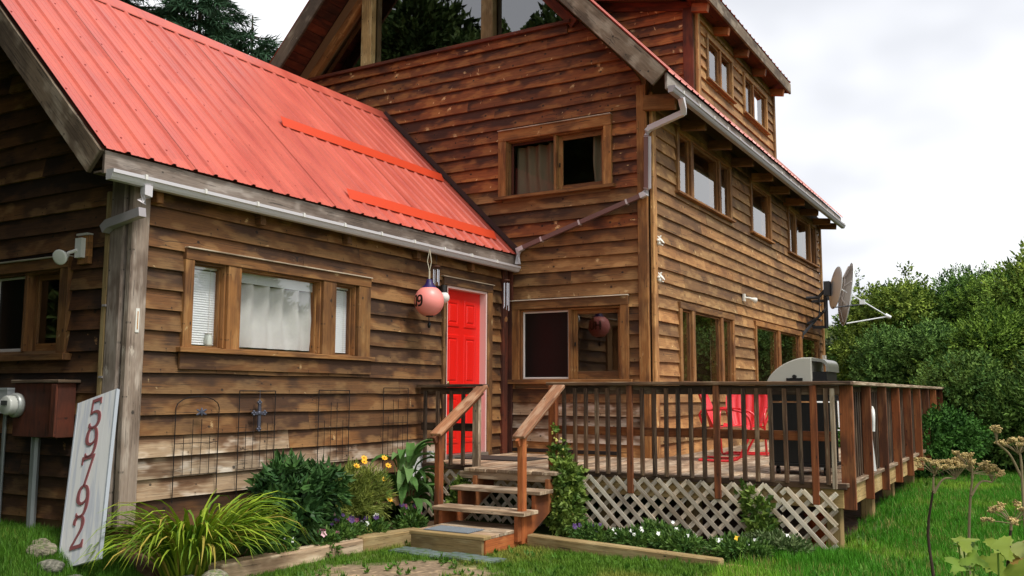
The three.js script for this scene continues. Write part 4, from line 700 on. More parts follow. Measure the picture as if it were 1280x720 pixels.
// ---------------------------------------------------------------- hanging things under the wing eave
const ropeM = std(0xc9bfa8, { roughness: 0.9 });
{
  const W = 1024, H = 512, cv = document.createElement('canvas'); cv.width = W; cv.height = H; const c = cv.getContext('2d');
  c.fillStyle = '#ff9990'; c.fillRect(0, 0, W, H); c.fillStyle = '#0b0a0c'; c.textAlign = 'center'; c.textBaseline = 'middle';
  c.font = 'bold 175px sans-serif'; const cx = (deg) => ((deg / 360 * W) % W + W) % W;
  c.fillText('0', cx(58), 262); c.fillText('9', cx(86), 262); c.fillText('H', cx(252), 250); c.fillText('U', cx(288), 250);
  const t = new THREE.CanvasTexture(cv); t.colorSpace = THREE.SRGBColorSpace;
  const b = thing('buoy', 'large coral pink round buoy with black 09 hanging under the eave', 'buoy', [-6.33, 2.58, -8.84]), r = 0.178;
  const sm = new THREE.MeshPhysicalMaterial({ map: t, roughness: 0.42, clearcoat: 0.25, clearcoatRoughness: 0.35 });
  const ball = new THREE.SphereGeometry(r, 40, 28); ball.scale(1, 1.03, 1); const o = mesh(b, 'ball', ball, sm); o.rotation.y = 0.0;
  mesh(b, 'neck', new THREE.LatheGeometry([[0.1, 0.148], [0.085, 0.168], [0.05, 0.2], [0.038, 0.235], [0.03, 0.26], [0, 0.262]].map((p) => new THREE.Vector2(...p)), 24), std(0x2a1c58, { roughness: 0.45 }));
  mesh(b, 'drain_plug', new THREE.TorusGeometry(0.035, 0.012, 8, 18).rotateX(Math.PI / 2).translate(0.01, -0.178, 0), std(0x14100f));
  mesh(b, 'rope', join([sweep([[0, 0.26, 0], [0, 0.36, 0]], 0.022, 0.022, true), sweep([[0, 0.36, 0], [-0.025, 0.48, 0.01], [0, 0.62, 0]], 0.01, 0.01, true), sweep([[0, 0.36, 0], [0.02, 0.47, -0.01], [0, 0.62, 0]], 0.01, 0.01, true)]), ropeM);
  mesh(b, 'ornament', join([sweep([[0, -0.18, 0], [0.005, -0.25, 0]], 0.012, 0.012, true), new THREE.SphereGeometry(0.03, 8, 6).scale(0.8, 1.3, 0.5).translate(0.005, -0.285, 0)]), std(0x2a2a2c, { metalness: 0.5, roughness: 0.4 }));
  const tubeM = std(0xd6d6dc, { metalness: 0.9, roughness: 0.25 });
  const chime = (label, x, y, z, n, len, drop) => {
    const g = thing('wind_chime', label, 'wind chime', [x, y, z], 'wind chimes under the eave');
    mesh(g, 'top_disc', cylG(0.05, 0.05, 0.014, 16), std(0x5a3420)); mesh(g, 'cord', join([sweep([[0, 0, 0], [0, drop, 0]], 0.005, 0.005, true), sweep([[0, 0, 0], [0, -len - 0.12, 0]], 0.003, 0.003, true)]), blackMetal);
    for (let i = 0; i < n; i++) { const a = i / n * 6.28 + 0.5, px = Math.cos(a) * 0.036, pz = Math.sin(a) * 0.036; mesh(g, 'tube', cylG(0.0085, 0.0085, len * (0.78 + 0.22 * (i / n)), 10, px, -0.04 - len * 0.5 * (0.78 + 0.22 * (i / n)), pz), tubeM); }
    mesh(g, 'sail', cylG(0.022, 0.022, 0.006, 12).rotateX(Math.PI / 2).scale(1, 1.7, 1).translate(0, -len - 0.14, 0), std(0x9a7448));
  };
  chime('wind chime hanging in the corner between the door and the gable wall', -6.4, 3.04, -10.75, 5, 0.4, 0.13); chime('short wind chime hanging behind the pink buoy', -6.36, 3.02, -9.02, 4, 0.2, 0.15);
  const l = thing('porch_light', 'white globe bulb in a black socket beside the red door', 'lamp', [-6.57, 2.68, -9.38]); mesh(l, 'socket', join([boxG(0.02, 0.12, 0.1, 0.0, 0.09, 0), cylG(0.042, 0.05, 0.09, 14, 0.075, 0.11, 0), boxG(0.08, 0.03, 0.03, 0.04, 0.12, 0)]), blackMetal); mesh(l, 'globe', new THREE.SphereGeometry(0.075, 20, 14).translate(0.075, 0, 0), std(0xefe9e2, { roughness: 0.3 }));
}
// ---------------------------------------------------------------- trellises and ornaments on the wing wall
const iron = std(0x1d1613, { roughness: 0.7, metalness: 0.3 });
function trellis(label, z0, z1, y0, y1, arched) {
  const t = thing('trellis', label, 'trellis', [XA + 0.06, y0, -(z0 + z1) / 2], 'wire trellises on the wing wall'), w = z1 - z0, h = y1 - y0, R_ = 0.009;
  t.rotation.y = Math.PI / 2; baseOf.delete(t); const bar = (n, a, b, d = R_) => mesh(t, n, sweep([[...a, 0], [...b, 0]], d, d, true), iron);
  bar('upright', [-w / 2, 0], [-w / 2, h]); bar('upright', [w / 2, 0], [w / 2, h]);
  if (arched) mesh(t, 'arch', sweep(Array.from({ length: 9 }, (_, i) => { const a = Math.PI * i / 8; return [-Math.cos(a) * w / 2, h + Math.sin(a) * 0.1, 0]; }), R_, R_, true), iron); else bar('cross_bar', [-w / 2, h], [w / 2, h]);
  for (const k of [0.28, 0.62]) bar('cross_bar', [-w / 2, h * k], [w / 2, h * k], 0.006); for (const k of [-0.3, -0.1, 0.1, 0.3]) bar('inner_bar', [w * k, h * 0.28], [w * k, h * (0.8 + 0.12 * Math.cos(k * 9))], 0.006);
}
trellis('arched rusty wire trellis beside the corner post', 5.42, 5.9, 0.55, 1.36, true); trellis('square black wire trellis carrying the iron cross', 6.14, 6.6, 0.5, 1.51, false);
trellis('square black wire trellis between the cross trellis and the porch', 7.22, 7.7, 0.5, 1.52, false); trellis('square black wire trellis beside the porch railing', 8.29, 8.75, 0.5, 1.55, false);
{
  const c = thing('iron_cross', 'ornate pewter-black cross hung on a wire trellis', 'cross', [XA + 0.085, 1.15, -6.37]); c.rotation.y = Math.PI / 2; baseOf.delete(c); const m = std(0x5a5c6a, { metalness: 0.5, roughness: 0.45 });
  const g = [boxG(0.03, 0.24, 0.014, 0, 0.12, 0), boxG(0.13, 0.03, 0.014, 0, 0.15, 0)]; for (const [x, y] of [[0, 0], [0, 0.25], [-0.07, 0.15], [0.07, 0.15]]) for (const [a, b] of [[0, 0.016], [0.016, 0], [-0.016, 0], [0, -0.016]]) g.push(new THREE.SphereGeometry(0.013, 8, 6).translate(x + a, y + b, 0)); g.push(new THREE.SphereGeometry(0.022, 10, 8).scale(1, 1, 0.5).translate(0, 0.15, 0.006));
  mesh(c, 'cross', join(g), m); mesh(c, 'hook', sweep([[0, 0.26, 0], [0.004, 0.33, 0], [0, 0.37, 0]], 0.005, 0.005, true), m);
  const s = thing('dragonfly_ornament', 'small dark metal dragonfly fixed to the arched trellis', 'ornament', [XA + 0.085, 1.32, -5.68]); s.rotation.y = Math.PI / 2; baseOf.delete(s); mesh(s, 'body', new THREE.SphereGeometry(0.012, 8, 6).scale(1, 3.4, 1), m); for (const a of [0.4, -0.4, 2.74, 3.54]) mesh(s, 'wing', new THREE.SphereGeometry(0.03, 10, 6).scale(1, 0.32, 0.08).translate(0.035, 0, 0).rotateZ(a), m);
}
{ // marbled sheet propped against the skirt
  const N = 128, d = new Uint8Array(N * N * 4); for (let j = 0; j < N; j++) for (let i = 0; i < N; i++) { const v = Math.abs(fbm(i / 20, j / 16, 4) - 0.5), k = (j * N + i) * 4, e = sstep(0.05, 0.0, v); d[k] = 205 - 110 * e; d[k + 1] = 206 - 106 * e; d[k + 2] = 202 - 100 * e; d[k + 3] = 255; }
  const s = solo('marbled_panel', boxG(0.03, 0.36, 0.62), new THREE.MeshStandardMaterial({ map: tex(d, N, N, true), roughness: 0.5 }), 'pale marbled panel propped against the wing below the siding', 'panel'); s.position.set(XA + 0.1, 0.62, -8.93); s.rotation.z = 0.12;
}
// ---------------------------------------------------------------- side wall fixtures
{
  const white = std(0xe8e4da, { roughness: 0.4 });
  for (const [y, label] of [[3.47, 'upper small white bird ornament on the house corner'], [2.98, 'lower small white bird ornament on the house corner']]) {
    const b = thing('bird_ornament', label, 'ornament', [XM + 0.075, y, -11.3]); mesh(b, 'body', new THREE.SphereGeometry(0.04, 12, 8).scale(0.7, 0.8, 1.6), white); mesh(b, 'head', new THREE.SphereGeometry(0.024, 10, 8).translate(0.01, 0.03, 0.06), white);
    for (const s of [-1, 1]) mesh(b, 'wing', new THREE.SphereGeometry(0.05, 10, 6).scale(0.3, 1.5, 0.7).rotateZ(s * 0.7).translate(s * 0.02, 0.05, -0.01), white); mesh(b, 'tail', boxG(0.03, 0.012, 0.06, 0, -0.01, -0.08), white);
  }
  const f = thing('flood_lamp', 'twin flood lamp on the main side wall above the deck windows', 'lamp', [XM + 0.05, 3.11, -15.3]); f.scale.setScalar(0.62); mesh(f, 'plate', boxG(0.05, 0.2, 0.13, 0.01, 0, 0.1), white); mesh(f, 'arm', sweep([[0.03, 0, 0.08], [0.1, 0, -0.05]], 0.05, 0.05, true), white); mesh(f, 'bulb', new THREE.LatheGeometry([[0.03, 0], [0.04, 0.1], [0.085, 0.24], [0.085, 0.25], [0, 0.24]].map((p) => new THREE.Vector2(...p)), 16).rotateX(-Math.PI / 2 - 0.25).rotateY(-0.5).translate(0.09, 0, -0.06), white);
  const j = solo('junction_box', boxG(0.08, 0.16, 0.1), white, 'small white electrical box low on the far end of the side wall', 'box'); j.position.set(XM + 0.06, 2.28, -21.4);
}
// ---------------------------------------------------------------- satellite dishes
{
  const grey = std(0xf3f6f8, { roughness: 0.35 }), back = std(0xa3978d, { roughness: 0.7 }), dark = std(0x45474c, { roughness: 0.6, metalness: 0.4 });
  const bowl = (r, dep) => { const pts = []; for (let i = 0; i <= 10; i++) { const q = i / 10 * r; pts.push(new THREE.Vector2(q, dep * (q / r) ** 2)); } for (let i = 10; i >= 0; i--) { const q = i / 10 * r; pts.push(new THREE.Vector2(q, dep * (q / r) ** 2 - 0.012)); } return new THREE.LatheGeometry(pts, 40); };
  const at = [-3.82, 3.66, -20.6];
  const d = thing('satellite_dish', 'large satellite dish with ribbed brown back and long feed arm at the house corner', 'satellite dish', at); baseOf.delete(d);
  const n = V(0.93, -0.16, -0.3).normalize(), q = new THREE.Quaternion().setFromUnitVectors(V(0, 1, 0), n); const dish = (o) => { o.quaternion.copy(q); return o; };
  dish(mesh(d, 'reflector', bowl(0.68, 0.13), back)); dish(mesh(d, 'rim', new THREE.TorusGeometry(0.68, 0.014, 8, 48).rotateX(Math.PI / 2).translate(0, 0.13, 0), grey));
  for (let i = 0; i < 8; i++) { const a = i / 8 * 6.283; dish(mesh(d, 'rib', sweep([[0.1 * Math.cos(a), -0.025, 0.1 * Math.sin(a)], [0.4 * Math.cos(a), 0.015, 0.4 * Math.sin(a)], [0.67 * Math.cos(a), 0.1, 0.67 * Math.sin(a)]], 0.03, 0.025), std(0xb5aaa2, { roughness: 0.6 }))); }
  dish(mesh(d, 'hoop', new THREE.TorusGeometry(0.36, 0.012, 6, 32).rotateX(Math.PI / 2).translate(0, 0.012, 0), std(0xb5aaa2)));
  const tip = n.clone().multiplyScalar(0.95).add(V(0, -0.36, 0)), low = V(0, -0.64, 0.05).addScaledVector(n, 0.1);
  mesh(d, 'feed_arm', sweep([[low.x, low.y, low.z], [tip.x, tip.y, tip.z]], 0.03, 0.03, true), grey); for (const s of [-1, 1]) { const p = V(0, 0.05, s * 0.6).addScaledVector(n, 0.12); mesh(d, 'feed_strut', sweep([[p.x, p.y, p.z], [tip.x, tip.y, tip.z]], 0.018, 0.018, true), grey); }
  mesh(d, 'feed_horn', new THREE.CylinderGeometry(0.05, 0.03, 0.12, 12).rotateZ(Math.PI / 2 - 0.4).translate(tip.x, tip.y, tip.z), grey);
  mesh(d, 'mount', join([sweep([[-0.04, -0.02, 0], [-0.3, -0.06, 0.05]], 0.14, 0.16), sweep([[-0.32, 0.05, 0.05], [-0.32, -0.75, 0.05]], 0.09, 0.09, true), sweep([[-0.32, -0.15, 0.05], [-0.62, -0.15, 0.05]], 0.06, 0.06), sweep([[-0.32, -0.72, 0.05], [-0.62, -0.72, 0.05]], 0.06, 0.06)]), dark);
  mesh(d, 'brace', join([sweep([[-0.3, -0.3, 0.05], [-0.58, -0.95, 1.2]], 0.04, 0.04), boxG(0.03, 0.14, 0.1, -0.58, -0.95, 1.2)]), dark);
  const e = thing('satellite_dish', 'smaller smooth pale grey satellite dish in front of the ribbed one', 'satellite dish', [-3.86, 3.72, -19.9]); baseOf.delete(e);
  const n2 = V(0.9, -0.1, -0.42).normalize(), q2 = new THREE.Quaternion().setFromUnitVectors(V(0, 1, 0), n2); mesh(e, 'reflector', bowl(0.46, 0.07).scale(0.92, 1, 1.12), grey).quaternion.copy(q2); const t2 = n2.clone().multiplyScalar(0.6).add(V(0, -0.3, 0));
  mesh(e, 'feed_arm', sweep([[0, -0.42, 0], [t2.x, t2.y, t2.z]], 0.028, 0.028, true), dark); mesh(e, 'feed_horn', boxG(0.1, 0.1, 0.09, t2.x, t2.y + 0.05, t2.z), grey);
  mesh(e, 'mount', join([boxG(0.12, 0.3, 0.2, -0.1, -0.02, 0.02), sweep([[-0.12, -0.02, 0.02], [-0.3, -0.2, 0.02], [-0.54, -0.2, 0.02]], 0.07, 0.07, true), sweep([[-0.28, -0.18, 0.02], [-0.28, -0.6, 0.02], [-0.54, -0.75, 0.02]], 0.05, 0.05, true)]), dark);
}
// ---------------------------------------------------------------- deck furniture
const redMetal = new THREE.MeshPhysicalMaterial({ roughness: 0.35, clearcoat: 0.3, side: THREE.DoubleSide }); redMetal.color.setRGB(0.72, 0.022, 0.03);
function surf(f, nu, nv) { const pos = [], uv = []; const P = (i, j) => f(i / nu * 2 - 1, j / nv); for (let i = 0; i < nu; i++) for (let j = 0; j < nv; j++) for (const [a, b] of [[0, 0], [1, 0], [1, 1], [0, 0], [1, 1], [0, 1]]) { pos.push(...P(i + a, j + b)); uv.push(0, 0); } const g = new THREE.BufferGeometry(); g.setAttribute('position', new THREE.Float32BufferAttribute(pos, 3)); g.setAttribute('uv', new THREE.Float32BufferAttribute(uv, 2)); g.computeVertexNormals(); return g; }
function shellChair(label, x, z, turn) {
  const t = thing('metal_lawn_chair', label, 'chair', [x, DK + 0.002, z], 'red metal chairs on the deck', turn); baseOf.delete(t);
  const wv = (v) => 0.2 + 0.09 * Math.sin(Math.min(1, v * 1.25) * Math.PI * 0.62); const edge = (u, v) => { const top = v > 0.7 ? Math.sqrt(Math.max(0, 1 - ((v - 0.7) / 0.305) ** 2)) : 1; return wv(v) * top * u; };
  mesh(t, 'backrest', surf((u, v) => [edge(u, v), 0.4 + v * 0.52, -0.2 - v * 0.2 + 0.07 * u * u + 0.008 * Math.cos(u * 15.7)], 30, 14), redMetal);
  mesh(t, 'seat', surf((u, v) => [u * 0.25, 0.385 + 0.02 * u * u + 0.035 * v - (v > 0.88 ? (v - 0.88) * 0.35 : 0), -0.22 + v * 0.48], 12, 10), redMetal);
  for (const s of [-1, 1]) {
    const X = s * 0.29, pts = [[X * 0.8, 0.4, -0.26], [X, 0.59, -0.3], [X, 0.625, -0.15], [X, 0.62, 0.12], [X, 0.575, 0.25], [X, 0.46, 0.31], [X, 0.3, 0.28], [X, 0.14, 0.2], [X, 0.05, 0.16], [X, 0.018, 0.05], [X, 0.018, -0.32]];
    const cv = new THREE.CatmullRomCurve3(pts.map((p) => V(...p))); mesh(t, 'side_frame', new THREE.TubeGeometry(cv, 40, 0.015, 8), redMetal); mesh(t, 'arm_rest', boxG(0.05, 0.012, 0.26, X, 0.635, -0.02), redMetal);
    mesh(t, 'seat_support', sweep([[s * 0.24, 0.38, 0.2], [X, 0.36, 0.29]], 0.022, 0.022, true), redMetal);
  }
  for (const z_ of [-0.32, 0.03]) mesh(t, 'cross_tube', sweep([[-0.29, 0.018, z_], [0.29, 0.018, z_]], 0.026, 0.026, true), redMetal); mesh(t, 'cross_tube', sweep([[-0.24, 0.375, -0.15], [0.24, 0.375, -0.15]], 0.024, 0.024, true), redMetal);
}
shellChair('red metal lawn chair turned sideways to the house wall', -3.48, -11.25, 1.72); shellChair('red metal lawn chair with scalloped back facing the steps', -3.58, -12.3, 0.15);
{
  const g = thing('gas_grill', 'gas grill with pale grey hood and black cart at the deck corner', 'grill', [-2.26, DK, -9.95]); baseOf.delete(g);
  const blk = std(0x0c0b0b, { roughness: 0.45 }), alu = std(0xc2bfb2, { metalness: 0.1, roughness: 0.45 });
  const prof = new THREE.Shape(); prof.moveTo(-0.31, 0.86); prof.lineTo(-0.31, 0.93); prof.bezierCurveTo(-0.26, 1.06, -0.12, 1.15, 0.05, 1.185); prof.lineTo(0.14, 1.185); prof.lineTo(0.14, 0.86); prof.lineTo(-0.31, 0.86);
  const hood = new THREE.ExtrudeGeometry(prof, { depth: 0.56, bevelSize: 0.01, bevelThickness: 0.01, bevelSegments: 2, curveSegments: 10 }); hood.translate(0, 0, -0.28); mesh(g, 'hood', hood, alu);
  const lip = new THREE.Shape(); lip.moveTo(0.145, 1.19); lip.lineTo(0.24, 1.18); lip.quadraticCurveTo(0.31, 1.17, 0.31, 1.1); lip.lineTo(0.31, 1.05); lip.lineTo(0.29, 1.05); lip.lineTo(0.29, 1.09); lip.quadraticCurveTo(0.285, 1.14, 0.23, 1.15); lip.lineTo(0.145, 1.16);
  const lg = new THREE.ExtrudeGeometry(lip, { depth: 0.56, bevelEnabled: false, curveSegments: 8 }); lg.translate(0, 0, -0.28); mesh(g, 'lid_front', lg, std(0x9a9890, { metalness: 0.6, roughness: 0.3 }));
  mesh(g, 'firebox', boxG(0.6, 0.22, 0.54, 0.0, 0.86, 0), blk); mesh(g, 'side_handle', join([boxG(0.16, 0.03, 0.03, -0.02, 0.97, 0.31), cylG(0.02, 0.02, 0.05, 10).rotateX(Math.PI / 2).translate(-0.02, 1.0, 0.3)]), blk); mesh(g, 'front_gap', boxG(0.14, 0.1, 0.5, 0.22, 1.0, 0), blk);
  mesh(g, 'cart', join([boxG(0.56, 0.62, 0.52, 0, 0.42, 0), boxG(0.62, 0.03, 0.58, 0, 0.1, 0)]), blk); for (const s of [-1, 1]) for (const k of [-1, 1]) mesh(g, 'caster', cylG(0.04, 0.04, 0.03, 14).rotateZ(Math.PI / 2).translate(s * 0.24, 0.04, k * 0.2), blk);
  mesh(g, 'side_shelf', boxG(0.5, 0.03, 0.26, 0, 0.94, -0.42), blk); mesh(g, 'control_panel', boxG(0.03, 0.12, 0.5, 0.315, 0.86, 0), std(0x2a2a2a)); for (const z of [-0.15, 0, 0.15]) mesh(g, 'knob', cylG(0.024, 0.024, 0.03, 12).rotateZ(Math.PI / 2).translate(0.345, 0.87, z), alu);
  const c = thing('plastic_chair', 'white moulded plastic armchair behind the grill', 'chair', [-2.02, DK + 0.002, -10.75], undefined, 0.3); baseOf.delete(c); const wp = std(0xeeeeea, { roughness: 0.4 });
  mesh(c, 'seat', surf((u, v) => [u * 0.23, 0.42 + 0.02 * u * u, -0.2 + v * 0.44], 8, 6), std(0xeeeeea, { roughness: 0.4, side: THREE.DoubleSide }));
  for (const x of [-0.22, -0.11, 0, 0.11, 0.22]) mesh(c, 'back_slat', boxG(0.06, 0.36, 0.02).rotateX(-0.22).translate(x, 0.62, -0.25), wp); mesh(c, 'top_rail', boxG(0.5, 0.06, 0.025).rotateX(-0.22).translate(0, 0.82, -0.295), wp);
  for (const s of [-1, 1]) { mesh(c, 'arm', new THREE.TubeGeometry(new THREE.CatmullRomCurve3([[s * 0.25, 0.78, -0.28], [s * 0.29, 0.7, -0.1], [s * 0.29, 0.66, 0.1], [s * 0.28, 0.6, 0.22], [s * 0.27, 0.42, 0.23]].map((p) => V(...p))), 20, 0.022, 8), wp); mesh(c, 'leg', sweep([[s * 0.24, 0.43, 0.22], [s * 0.27, 0, 0.26]], 0.05, 0.03), wp); mesh(c, 'leg', sweep([[s * 0.22, 0.43, -0.2], [s * 0.25, 0, -0.28]], 0.05, 0.03), wp); }
}
{ // clay pot stored under the deck, seen through the short lattice
  const p = thing('clay_pot', 'orange clay pot stored under the deck behind the short lattice', 'pot', [-2.02, G(-2.02, -9.55), -9.55]); const cm = std(0xb8562c, { roughness: 0.85 });
  mesh(p, 'body', new THREE.LatheGeometry([[0, 0.02], [0.11, 0.02], [0.12, 0.05], [0.165, 0.3], [0.15, 0.3], [0.11, 0.08], [0, 0.07]].map((q) => new THREE.Vector2(...q)), 24), cm); mesh(p, 'rim', new THREE.TorusGeometry(0.165, 0.02, 8, 28).rotateX(Math.PI / 2).translate(0, 0.31, 0), cm);
}
// ---------------------------------------------------------------- plants
function leafGeo(l, w, fold = 0.25, droop = 0.2) {
  const B = [0, 0, 0], L = [-w / 2, l * 0.42, fold * w], C = [0, l * 0.45, -droop * l * 0.2], Rr = [w / 2, l * 0.42, fold * w], T = [0, l, -droop * l];
  const g = new THREE.BufferGeometry(), pos = []; for (const t of [[B, Rr, C], [B, C, L], [C, Rr, T], [L, C, T]]) for (const p of t) pos.push(...p);
  g.setAttribute('position', new THREE.Float32BufferAttribute(pos, 3)); g.setAttribute('uv', new THREE.Float32BufferAttribute(new Float32Array(24), 2)); g.computeVertexNormals(); return g;
}
function sprig(n, l, w, stem, seed, spread = 1) { const r = mulberry(seed), out = []; for (let i = 0; i < n; i++) { const g = leafGeo(l * (0.7 + r() * 0.5), w * (0.75 + r() * 0.5), 0.22, r() * 0.5); g.rotateX(spread * (0.35 + r() * 1.0)); g.rotateY(i * 2.4 + r()); g.translate(0, stem * i / n, 0); out.push(g); } return mergeGeometries(out); }
const leafM = (o = {}) => new THREE.MeshPhysicalMaterial({ color: 0xffffff, roughness: 0.55, transmission: 0.32, thickness: 0, specularIntensity: 0.25, side: THREE.DoubleSide, ...o });
const LEAF = leafM({ specularIntensity: 0.4 }), FAR = new THREE.MeshPhysicalMaterial({ roughness: 0.7, specularIntensity: 0.3, side: THREE.DoubleSide }), LEAFGLOSS = leafM({ roughness: 0.38, transmission: 0.2 }), NEEDLE = FAR;
const col = new THREE.Color(), e_ = new THREE.Euler(), q_ = new THREE.Quaternion(), s_ = V(1, 1, 1), p_ = V(0, 0, 0);
function instances(parent, name, geo, m, list) {
  const o = new THREE.InstancedMesh(geo, m, list.length); o.name = name; o.castShadow = o.receiveShadow = true; o.userData.kind = 'stuff';
  list.forEach((d, i) => { mtx.compose(p_.set(...d.p), d.q, s_.setScalar(d.s)); o.setMatrixAt(i, mtx); o.setColorAt(i, col.setRGB(...d.c)); }); parent.add(o); return o;
}
function towards(dir, spin) { const q = new THREE.Quaternion().setFromUnitVectors(V(0, 1, 0), dir); return q.multiply(q_.setFromAxisAngle(V(0, 1, 0), spin)); }
function crown(parent, geo, m, blobs, count, [s0, s1], [ca, cb], seed, lift = 0.35, name = 'crown') {
  const r = mulberry(seed), list = [], wsum = blobs.reduce((a, b) => a + b[3] * b[4] * (b[5] ?? b[3]), 0);
  for (let i = 0; i < count; i++) {
    let t = r() * wsum, b = blobs[0]; for (const q of blobs) { b = q; t -= q[3] * q[4] * (q[5] ?? q[3]); if (t < 0) break; }
    const d = V(r() * 2 - 1, r() * 2 - 1, r() * 2 - 1); if (d.lengthSq() > 1 || d.lengthSq() < 0.01) { i--; continue; } d.normalize();
    const k = Math.pow(r(), 0.38) * (0.78 + 0.34 * noise(d.x * 2.7 + b[0] * 3 + seed, d.y * 2.7 + d.z * 3.1 + b[1]));
    const p = [b[0] + d.x * b[3] * k, b[1] + d.y * b[4] * k, b[2] + d.z * (b[5] ?? b[3]) * k]; if (p[1] < 0.02) { continue; }
    const dir = d.clone().add(V((r() - 0.5) * 1.2, lift + (r() - 0.5) * 1.0, (r() - 0.5) * 1.2)).normalize(), mx = r(), v = 0.75 + r() * 0.5;
    list.push({ p, q: towards(dir, r() * 6.28), s: lerp(s0, s1, r()), c: [0, 1, 2].map((j) => lerp(ca[j], cb[j], mx) * v) });
  }
  return instances(parent, name, geo, m, list);
}
function limb(pts, r0, r1) { const P = pts.map((p) => V(...p)), c = new THREE.CatmullRomCurve3(P), n = Math.max(4, pts.length * 3), seg = 7, pos = [], rings = []; for (let i = 0; i <= n; i++) { const t = i / n, p = c.getPointAt(t), tg = c.getTangentAt(t), x = Math.abs(tg.y) > 0.95 ? V(1, 0, 0) : V(0, 1, 0), a = x.cross(tg).normalize(), b = tg.clone().cross(a), rr = lerp(r0, r1, t); rings.push(Array.from({ length: seg }, (_, k) => { const w = k / seg * 6.283; return p.clone().addScaledVector(a, Math.cos(w) * rr).addScaledVector(b, Math.sin(w) * rr); })); } for (let i = 0; i < n; i++) for (let k = 0; k < seg; k++) { const l = (k + 1) % seg; for (const q of [rings[i][k], rings[i][l], rings[i + 1][l], rings[i][k], rings[i + 1][l], rings[i + 1][k]]) pos.push(q.x, q.y, q.z); } const g = new THREE.BufferGeometry(); g.setAttribute('position', new THREE.Float32BufferAttribute(pos, 3)); g.setAttribute('uv', new THREE.Float32BufferAttribute(new Float32Array(pos.length / 3 * 2), 2)); g.computeVertexNormals(); return g; }
const bark = std(0x4a3d30, { roughness: 0.95 }), deadStem = std(0x8a7a5c, { roughness: 0.9 }), darkStem = std(0x3a2a20, { roughness: 0.9 });
const alderSprigs = [sprig(8, 0.075, 0.045, 0.16, 1), sprig(8, 0.07, 0.042, 0.18, 2)], bigSprig = sprig(10, 0.3, 0.19, 0.5, 3);
function leafy(name, label, x, z, h, rad, n, seed, { colors = [[0.04, 0.09, 0.014], [0.24, 0.33, 0.06]], geo = alderSprigs[seed % 2], size = [0.8, 1.5], low = 0.1, group, lobes = 9 } = {}) {
  const r = mulberry(seed * 7 + 1), gy = G(x, z), t = thing(name, label, h > 2.6 ? 'tree' : 'shrub', [x, gy, z], group); baseOf.delete(t);
  const tr = []; const blobs = [];
  for (let i = 0; i < lobes; i++) { const a = i / lobes * 6.283 + r() * 0.8, q = i < 2 ? 0.1 : 0.35 + r() * 0.35, yy = h * (i < 2 ? 0.78 : low + (0.86 - low) * ((i * 0.37 + r() * 0.25) % 1)), rr = rad * (0.42 + r() * 0.2); blobs.push([Math.cos(a) * rad * q, Math.min(yy, h - rr * 0.75), Math.sin(a) * rad * q, rr, rr * (0.8 + r() * 0.3)]); }
  if (h > 2.6) for (let i = 0; i < lobes; i++) { const b = blobs[i], a = r() * 6.28, k = 0.5 + r() * 0.4; blobs.push([b[0] + Math.cos(a) * b[3] * k, Math.min(h * 1.02, b[1] + b[4] * (0.75 + r() * 0.35)), b[2] + Math.sin(a) * b[3] * k, rad * (0.08 + r() * 0.06), rad * (0.14 + r() * 0.14)]); }
  for (let i = 0; i < 5; i++) { const b = blobs[i]; tr.push(limb([[(r() - 0.5) * 0.1, -0.1, (r() - 0.5) * 0.1], [b[0] * 0.35, b[1] * 0.5, b[2] * 0.35], [b[0], b[1] + b[4] * 0.5, b[2]]], 0.03 + h * 0.012, 0.012)); }
  mesh(t, 'trunk', mergeGeometries(tr), bark); crown(t, geo, FAR, blobs, n, size, colors, seed); return t;
}
const HG = 'leafy trees of the hedge beyond the deck';
[[-3.85, -25.2, 3.7, 1.2], [-3.05, -24.2, 4.2, 1.35], [-1.9, -24.6, 4.35, 1.5], [-0.7, -23.8, 4.2, 1.6], [0.5, -23.2, 4.3, 1.7], [-2.4, -21.6, 2.8, 1.2], [-1.1, -21.2, 2.9, 1.3], [0.4, -20.6, 3.0, 1.4]].forEach(([x, z, h, r], i) => leafy('hedge_tree', 'dense green broadleaf tree in the tall hedge beyond the deck', x, z, h, r, i < 5 ? 9000 : 8000, 100 + i, { group: HG, low: 0.12, lobes: 12, colors: [[[0.02, 0.062, 0.008], [0.24, 0.38, 0.055]], [[0.028, 0.08, 0.01], [0.36, 0.47, 0.08]], [[0.02, 0.065, 0.012], [0.2, 0.35, 0.08]]][i % 3], size: [[0.7, 1.3], [0.9, 1.6], [0.8, 1.2]][i % 3] }));
[[2.4, -22.5, 4.2, 1.8], [4.6, -21.5, 4.6, 1.9], [7.2, -20, 5, 2], [1.2, -29, 4.6, 2.0], [4, -32, 5, 2.4]].forEach(([x, z, h, r], i) => leafy('hedge_tree', 'taller broadleaf tree of the hedge past the lawn end', x, z, h, r, 3000, 120 + i, { group: 'hedge trees past the lawn end', low: 0.15, lobes: 11, size: [1.6, 2.8] }));
leafy('round_shrub', 'low rounded glossy dark green shrub under the far end of the deck', -1.55, -15.9, 1.0, 0.85, 2600, 131, { colors: [[0.02, 0.07, 0.012], [0.08, 0.2, 0.03]], size: [0.7, 1.2], low: 0.3, lobes: 8 });
leafy('round_shrub', 'small low dark green shrub touching the deck rim', -2.35, -15.3, 0.8, 0.6, 1300, 132, { colors: [[0.02, 0.07, 0.012], [0.08, 0.2, 0.03]], size: [0.7, 1.2], low: 0.3, lobes: 7 });
leafy('wild_shrub', 'loose mid-green shrub with reddish tips behind the round shrub', -1.25, -18.4, 1.9, 0.95, 2400, 133, { colors: [[0.04, 0.1, 0.02], [0.16, 0.26, 0.05]], size: [0.8, 1.4], low: 0.2 });
